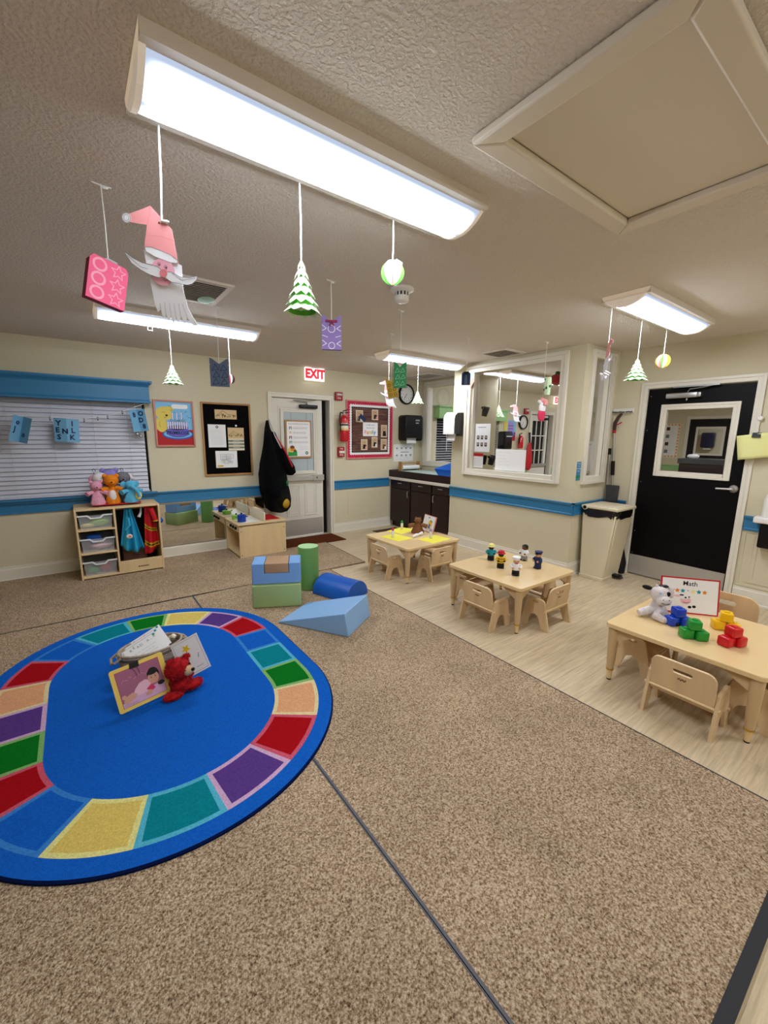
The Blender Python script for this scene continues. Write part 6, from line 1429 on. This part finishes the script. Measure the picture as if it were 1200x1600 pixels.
for i in range(7): F.line([(.04+.02*i, .15+.01*(i % 3)), (.055+.02*i, .165-.008*(i % 2))], .002, 'pink', 3)
F.poly([(.075, .062), (.095, .095), (.12, .118), (.15, .125), (.175, .11), (.18, .08), (.15, .062), (.12, .055)], 'lightpink', 4)
F.poly([(.03, .055), (.05, .075), (.08, .085), (.10, .068), (.09, .052), (.06, .04), (.04, .035)], 'baby skin', 4).disc(.038, .075, .012, 'baby skin', 4, 12)
F.poly([(.145, .07), (.17, .052), (.19, .062), (.175, .09)], 'hotpink', 5).disc(.16, .05, .012, 'baby skin', 6, 12).disc(.145, .045, .008, 'baby skin', 6, 10)
F.disc(.195, .135, .030, 'black', 5, 24, ry=.038).disc(.192, .118, .028, 'baby skin', 6, 24, ry=.033).disc(.192, .148, .027, 'black', 7, 20, ry=.014)
for u in (.182, .203): F.disc(u, .120, .0035, 'black', 8, 10, ry=.0025).line([(u-.005, .128), (u+.005, .129)], .0012, 'dkbrown', 8)
F.disc(.193, .109, .003, 'rose', 8, 8, ry=.002).disc(.193, .099, .007, 'rose', 8, 12, ry=.0035).disc(.222, .075, .018, 'black', 5, 14, ry=.012)
F.squiggles(.03, .024, .10, .036, 2, 'inkgray', .0015, 5)
mb.build('photo_print', t, smooth=False)
mb = MB(); F = Flat(mb, U_.cross(V_)*.004, U_, V_); F.slabpoly([(.095, .208), (.142, .206), (.145, .238), (.10, .240)], .012, 'black')
for a, b in (((.108, .208), (.122, .160)), ((.132, .207), (.136, .165))): mb.tube([F.P(a[0], a[1], 3), F.P((a[0]+b[0])/2+.002, (a[1]+b[1])/2, 6), F.P(b[0], b[1], 3)], .0012, 'darkgray', 5)
mb.build('binder_clip', t, smooth=False)
# red bear puppet
t = thing('red_bear_puppet', 'shaggy red bear puppet with tan muzzle leaning on the photo card', 'hand puppet', (.365, 2.455, RT), .25)
def furry(mb, c, r, m, n, L, seed, flat=1):
    rd = random.Random(seed); mb.ball(c, r, m, 24, 16, bumpy=.05)
    for i in range(n):
        z = rd.uniform(-1, 1); a = rd.uniform(0, 2*PI); s_ = math.sqrt(1-z*z); d = Vector((s_*math.cos(a), s_*math.sin(a), z)); p = Vector((c[0]+d.x*r[0]*.95, c[1]+d.y*r[1]*.95, c[2]+d.z*r[2]*.95))
        e = p+(d+Vector((rd.uniform(-.6, .6), rd.uniform(-.6, .6), rd.uniform(-.6, .4)))).normalized()*L; q = d.orthogonal().normalized()*.0032
        mb.add([p-q, p+q, e], [(0, 1, 2)], m)
    return mb
furry(MB(), (-.01, -.005, .155), (.066, .058, .063), 'plush red', 800, .014, 2).build('head', t)
h = t.children[-1] if t.children else None
hd = [o for o in bpy.data.objects if o.parent == t and o.name.startswith('head')][0]
MB().ball((.028, -.05, .145), (.032, .026, .030), 'tan', 18, 12).build('muzzle', hd); MB().ball((.045, -.074, .155), (.011, .009, .010), 'black', 12, 8).build('nose', hd)
MB().tube([(.022, -.076, .128), (.033, -.078, .124), (.04, -.074, .130)], .0018, 'black', 5).build('mouth', hd)
for x, z in ((-.018, .172), (.038, .185)): MB().ball((x, -.049, z), .006, 'black', 10, 6).build('eye', hd)
for x in (-.045, .042): furry(MB(), (x, 0, .205), (.020, .012, .020), 'plush red', 120, .012, 5).build('ear', hd)
furry(MB(), (0, 0, .06), (.055, .050, .055), 'plush red', 500, .014, 3).build('body', t)
furry(MB(), (-.055, -.03, .022), (.052, .035, .02), 'plush red', 300, .012, 4).build('left_leg', t)
furry(MB(), (.055, -.02, .035), (.062, .04, .022), 'plush red', 400, .014, 6).build('right_leg', t)
furry(MB(), (.045, .01, .085), (.034, .03, .022), 'plush red', 220, .012, 7).build('arm', t)
# ---------------------------------------------------------------- neighbouring room seen through the glass
t = thing('green_valance', 'green valance box over the dark window in the neighbouring room', 'valance', (0, YF, 0))
MB().box(5.22, 7.12, -.14, 0, 1.83, 2.02, 'green trim').build('valance_box', t, bevel=.004); MB().box(5.19, 7.15, -.17, 0, 2.02, 2.05, 'green trim').build('crown_moulding', t, bevel=.004)
w = tag(MB().box(5.25, 7.10, YF-.004, YF+.01, .86, .90, 'white trim').build('window_5'), kind='structure'); MB().box(5.3, 7.05, YF+.10, YF+.11, .9, 2.0, 'night').build('window_pane', w, smooth=False)
t = thing('neighbour_window_blind', 'white blind with open slats over the dark neighbouring-room window', 'window blind', (0, YF+.03, 0))
mb = MB(); z = .93
while z < 1.98: mb.box(5.31, 7.04, -.022, .022, -.001, .001, 'blind slat', Matrix.Translation((0, 0, z)) @ Matrix.Rotation(.25, 4, 'X')); z += .045
s = mb.build('slats', t, smooth=False); s['kind'] = 'stuff'
MB().tube([(5.55, -.03, 1.95), (5.56, -.035, 1.25)], .005, 'white', 6).build('tilt_wand', t)
# neighbour door with panes
mb = MB(); mb.box(8.14, 8.80, YF+.01, YF+.05, .02, .92, 'white door').box(8.14, 8.22, YF+.01, YF+.05, .92, 2.0, 'white door').box(8.72, 8.80, YF+.01, YF+.05, .92, 2.0, 'white door').box(8.22, 8.72, YF+.01, YF+.05, 1.88, 2.0, 'white door')
for x in (8.37, 8.55): mb.box(x, x+.022, YF+.012, YF+.03, .92, 1.88, 'white door')
for z in (1.22, 1.54): mb.box(8.22, 8.72, YF+.012, YF+.03, z, z+.022, 'white door')
d = tag(mb.build('door_3', smooth=False), kind='structure')
MB().box(8.15, 8.79, YF-.03, YF, .87, .93, 'satin steel').build('push_bar', d); MB().rbox(8.45, 8.72, YF-.05, YF, 1.90, 1.95, .005, 'black').build('door_closer', d)
struct('night_backdrop_2', MB().box(8.1, 9.0, YF+.10, YF+.12, 0, 2.03, 'night'), smooth=False)  # sheet coloured near-black for the dark outdoors behind the paned door
door_frame('trim_11', lambda mb: FY(mb, YF), ND[0], ND[1], ND[3])
clock('round black wall clock in the neighbouring room seen through the partition glass', 7.83, 1.83, .15, YF-.002)
t = thing('neighbour_exit_sign', 'lit exit sign of the neighbouring room seen through the partition glass', 'exit sign', (8.95, YF-.10, 2.34)); MB().rbox(-.15, .15, -.02, .02, -.085, .085, .006, 'sign face').build('sign_box', t)
mb = MB(); F = Flat(mb, (0, -.0205, 0), X3, Z3); F.text('EXIT', 0, 0, .16, 'sign red', 1, bold=.008, sx=.88); mb.build('lettering', t, smooth=False)
t = thing('neighbour_fire_alarm', 'red fire alarm strobe above the neighbouring room clock', 'fire alarm', (7.91, YF-.002, 2.065)); MB().rbox(-.07, .07, -.04, 0, -.06, .06, .006, 'alarm red').build('body', t); MB().rbox(-.01, .05, -.05, -.035, .0, .035, .004, 'white').build('strobe_lens', t)
def dp2(F):
    F.rect(0, .18, .40, .42, 'skyblue', 1).rect(0, 0, .40, .18, 'red', 1).rect(0, .2, .12, .42, 'puppy yellow', 2).disc(.23, .14, .15, 'blue', 3, ry=.06).disc(.23, .16, .11, 'cake violet', 4, ry=.07).rect(.14, .16, .32, .36, 'lilac', 5).disc(.23, .36, .09, 'lilac', 5, ry=.03).line([(.15, .25), (.31, .25)], .01, 'navy', 6).line([(.15, .31), (.31, .31)], .01, 'navy', 6)
note('neighbour_cake_poster', 'cake poster beside the clock in the neighbouring room', 'poster', (7.20, YF-.004, 1.44), X3, Z3, .40, .42, dp2, th=.01, m='frame wood')
t = thing('neighbour_pin_board', 'black pin board right of the paned door in the neighbouring room', 'pin board', (9.10, YF-.001, .90)); MB().box(0, .62, -.02, 0, 0, .95, 'frame wood').build('frame', t, smooth=False); MB().box(.02, .60, -.024, -.02, .02, .93, 'black felt').build('felt_panel', t, smooth=False)
note('neighbour_notice', 'upper white notice on the neighbouring pin board', 'notice', (9.35, YF-.0255, 1.35), X3, Z3, .2, .28, lambda F: F.squiggles(.02, .03, .18, .25, 8, 'lightgray', .004, 1)); note('neighbour_notice', 'lower white notice on the neighbouring pin board', 'notice', (9.33, YF-.0255, .98), X3, Z3, .25, .2, lambda F: F.squiggles(.02, .03, .23, .17, 5, 'lightgray', .004, 1))
t = thing('red_bag', 'slim red bag hanging at the paned door of the neighbouring room', 'bag', (8.06, YF-.06, 0)); blob_lathe(MB(), [(0, 0, .80, .03, .03), (.0, 0, .84, .07, .05), (0, 0, 1.0, .10, .06), (0, 0, 1.2, .075, .05), (0, 0, 1.4, .03, .03)], 'costume red', 16).build('bag_body', t); MB().tube([(0, 0, 1.38), (0, .02, 1.62)], .02, 'black').build('strap', t)
t = thing('neighbour_extinguisher', 'small red extinguisher on the wall below the neighbouring clock', 'fire extinguisher', (7.70, YF-.08, 1.28)); MB().lathe([(.05, 0), (.055, .02), (.055, .22), (.02, .27)], (0, 0, 0), 'tank red', 16).build('cylinder', t); MB().tube([(-.06, 0, .10), (-.05, 0, .3), (.03, 0, .32)], .012, 'black', 6).build('hose', t)
t = thing('neighbour_towel_dispenser', 'tall black towel dispenser left of the neighbouring cake poster', 'towel dispenser', (7.14, YF-.002, 1.27)); MB().rbox(-.12, .12, -.2, 0, 0, .36, .03, 'black').build('cover', t); MB().box(-.09, .09, -.205, -.195, .25, .27, 'lightgray').build('trim_strip', t)
# things on the far side of the partition glass
def cup(label, y, z, tl):
    t = thing('black_cup', label, 'storage cup', (XP+.17, y, z), 0, 'black cups on the neighbouring side of the glass', rot=(tl, 0, 0)); MB().lathe([(.035, -.12), (.048, 0), (.045, 0), (.033, -.115)], (0, 0, 0), 'black', 18, cap=True).build('cup', t); MB().box(-.07, -.04, -.02, .02, -.03, .0, 'black').build('hook', t)
cup('upper black cup on the glass partition window', 3.70, 1.90, .25); cup('left of the two lower black cups on the glass partition window', 3.70, 1.27, .05); cup('right of the two lower black cups on the glass partition window', 3.55, 1.27, .25)
def dpic(F):
    F.squiggles(.05, .30, .20, .33, 1, 'darkgray', .008, 1)
    for r in range(2):
        for k in range(3): F.rect(.035+.065*k, .16-.09*r, .075+.065*k, .21-.09*r, 'darkgray', 1).disc(.055+.065*k, .19-.09*r, .012, 'tan', 2, 8)
note('picture_chart', 'white chart with six small portraits on the left of the partition glass', 'chart', (XP+.06, 3.77, 1.32), -Y3, Z3, .25, .36, dpic)
note('red_headed_notice', 'white notice with red heading low in the left corner of the partition glass', 'notice', (XP+.06, 3.785, 1.11), -Y3, Z3, .17, .19, lambda F: (F.rect(0, .15, .17, .19, 'red', 1), F.squiggles(.02, .02, .15, .13, 4, 'lightgray', .004, 1)))
note('schedule_sheet', 'large plain white sheet taped low on the partition glass', 'paper sheet', (XP+.035, 3.395, 1.105), -Y3, Z3, .44, .26, lambda F: F.squiggles(.05, .05, .4, .24, 5, 'lightgray', .003, 1, fill=.2))
note('clipboard_sheet', 'white sheet with blue cross hanging inside the narrow window', 'paper sheet', (4.47, YN+.06, 1.15), X3, Z3, .20, .33, lambda F: (F.line([(.10, .18), (.10, .34)], .008, 'blue', 1), F.line([(.06, .29), (.15, .29)], .008, 'blue', 1)))
tag(MB().box(4.43, 4.72, YN+.11, YN+.20, 1.095, 1.11, 'darkgray').build('window_shelf'), 'thin dark shelf inside the narrow window', 'shelf')
for x, y, kind, lab in ((5.17, 4.10, 'tree', 'pale paper tree hanging in the neighbouring room behind the glass'), (5.585, 4.10, 'santa', 'pale paper santa hanging in the neighbouring room behind the glass')):
    t = hang('neighbour_paper_'+kind, lab, 'paper ornament', x, y, LE+.02, 1.98)
    if kind == 'tree': tree(t, .17, .09)
    else: santa(t, .9); t.rotation_euler = (0, 0, -.6)
t = thing('paper_pumpkin', 'crumpled red paper apple with green stem hanging behind the glass', 'paper ornament', (5.19, 3.20, 2.26)); MB().ball((0, 0, 0), (.12, .08, .07), 'alarm red', 16, 10, bumpy=.12, seed=3).build('fruit', t); MB().tube([(0, 0, .05), (.01, 0, .10)], [.035, .03], 'darkgreen', 8).build('stem', t); MB().tube([(0, 0, .1), (0, 0, CH-2.26)], .002, 'string white', 5).build('string', t)
# view through the black door's window
k_ = 13/9.0
mb = MB(); F = FX(mb, XN-.002, 0)
note('floral_poster', 'notice board with floral border seen through the black door window', 'poster', (XN-.004, 4.72, 1.02), -Y3, Z3, .40, .90, lambda F: (F.rect(0, 0, .40, .90, 'cream', 1), F.rect(-.0, .06, .33, .84, 'white', 2), [F.disc(.37, .05+.08*k, .02, 'orange' if k % 2 else 'rose', 2, 8) for k in range(11)], [F.disc(.04+.08*k, v, .02, 'rose' if k % 2 else 'orange', 3, 8) for k in range(5) for v in (.03, .87)], [F.rect(.08, .12+.2*k, .16, .21+.2*k, 'dkbrown' if k % 2 else 'inkgray', 3) for k in range(4)], F.squiggles(.18, .1, .31, .8, 14, 'lightgray', .006, 3)))
door_frame('trim_12', lambda mb: FX(mb, XN, 0), -BD[1], -BD[0], BD[3], w=.07)
d = MB(); a0, a1, b0, b1 = 3.40, 3.92, 1.16, 1.78
for q in ((BD[0]+.01, a0, .02, 2.02), (a1, BD[1]-.01, .02, 2.02), (a0, a1, .02, b0), (a0, a1, b1, 2.02)): d.box(XN+.01, XN+.05, q[0], q[1], q[2], q[3], 'black door')
d = tag(d.build('door_4', smooth=False), kind='structure'); mb = MB(); F = FX(mb, XN+.01, 0); frame_mb(mb, F, -a1-.05, b0-.05, -a0+.05, b1+.05, .05, .014); mb.build('door_window_frame', d); MB().box(XN+.025, XN+.03, a0, a1, b0, b1, 'glass pane').build('glass_pane', d, smooth=False)
t = thing('distant_towel_dispenser', 'dark blue towel dispenser seen through both door windows', 'towel dispenser', (XN+2.88, 4.47, 1.26)); M('smoke blue', '#141A3A', .25); MB().rbox(-.2, 0, -.17, .17, 0, .46, .04, 'smoke blue').build('cover', t); MB().rbox(-.15, -.05, -.1, .1, -.06, 0, .02, 'white').build('towel', t)
t = thing('dark_counter', 'dark brown counter in the neighbouring room seen through the black door window', 'counter', (11.2, 2.9, 0)); MB().box(-.3, .3, -.75, .66, 0, .98, 'espresso').build('cabinet_body', t, smooth=False); MB().box(-.33, .33, -.78, .69, .98, 1.09, 'darkgray').build('worktop', t, bevel=.005)
tag(MB().ball((0, 0, 0), (.06, .12, .05), 'white', 14, 8, bumpy=.3).build('crumpled_tissue', loc=(11.2, 3.40, 1.135)), 'crumpled white tissue on the distant dark counter', 'tissue')
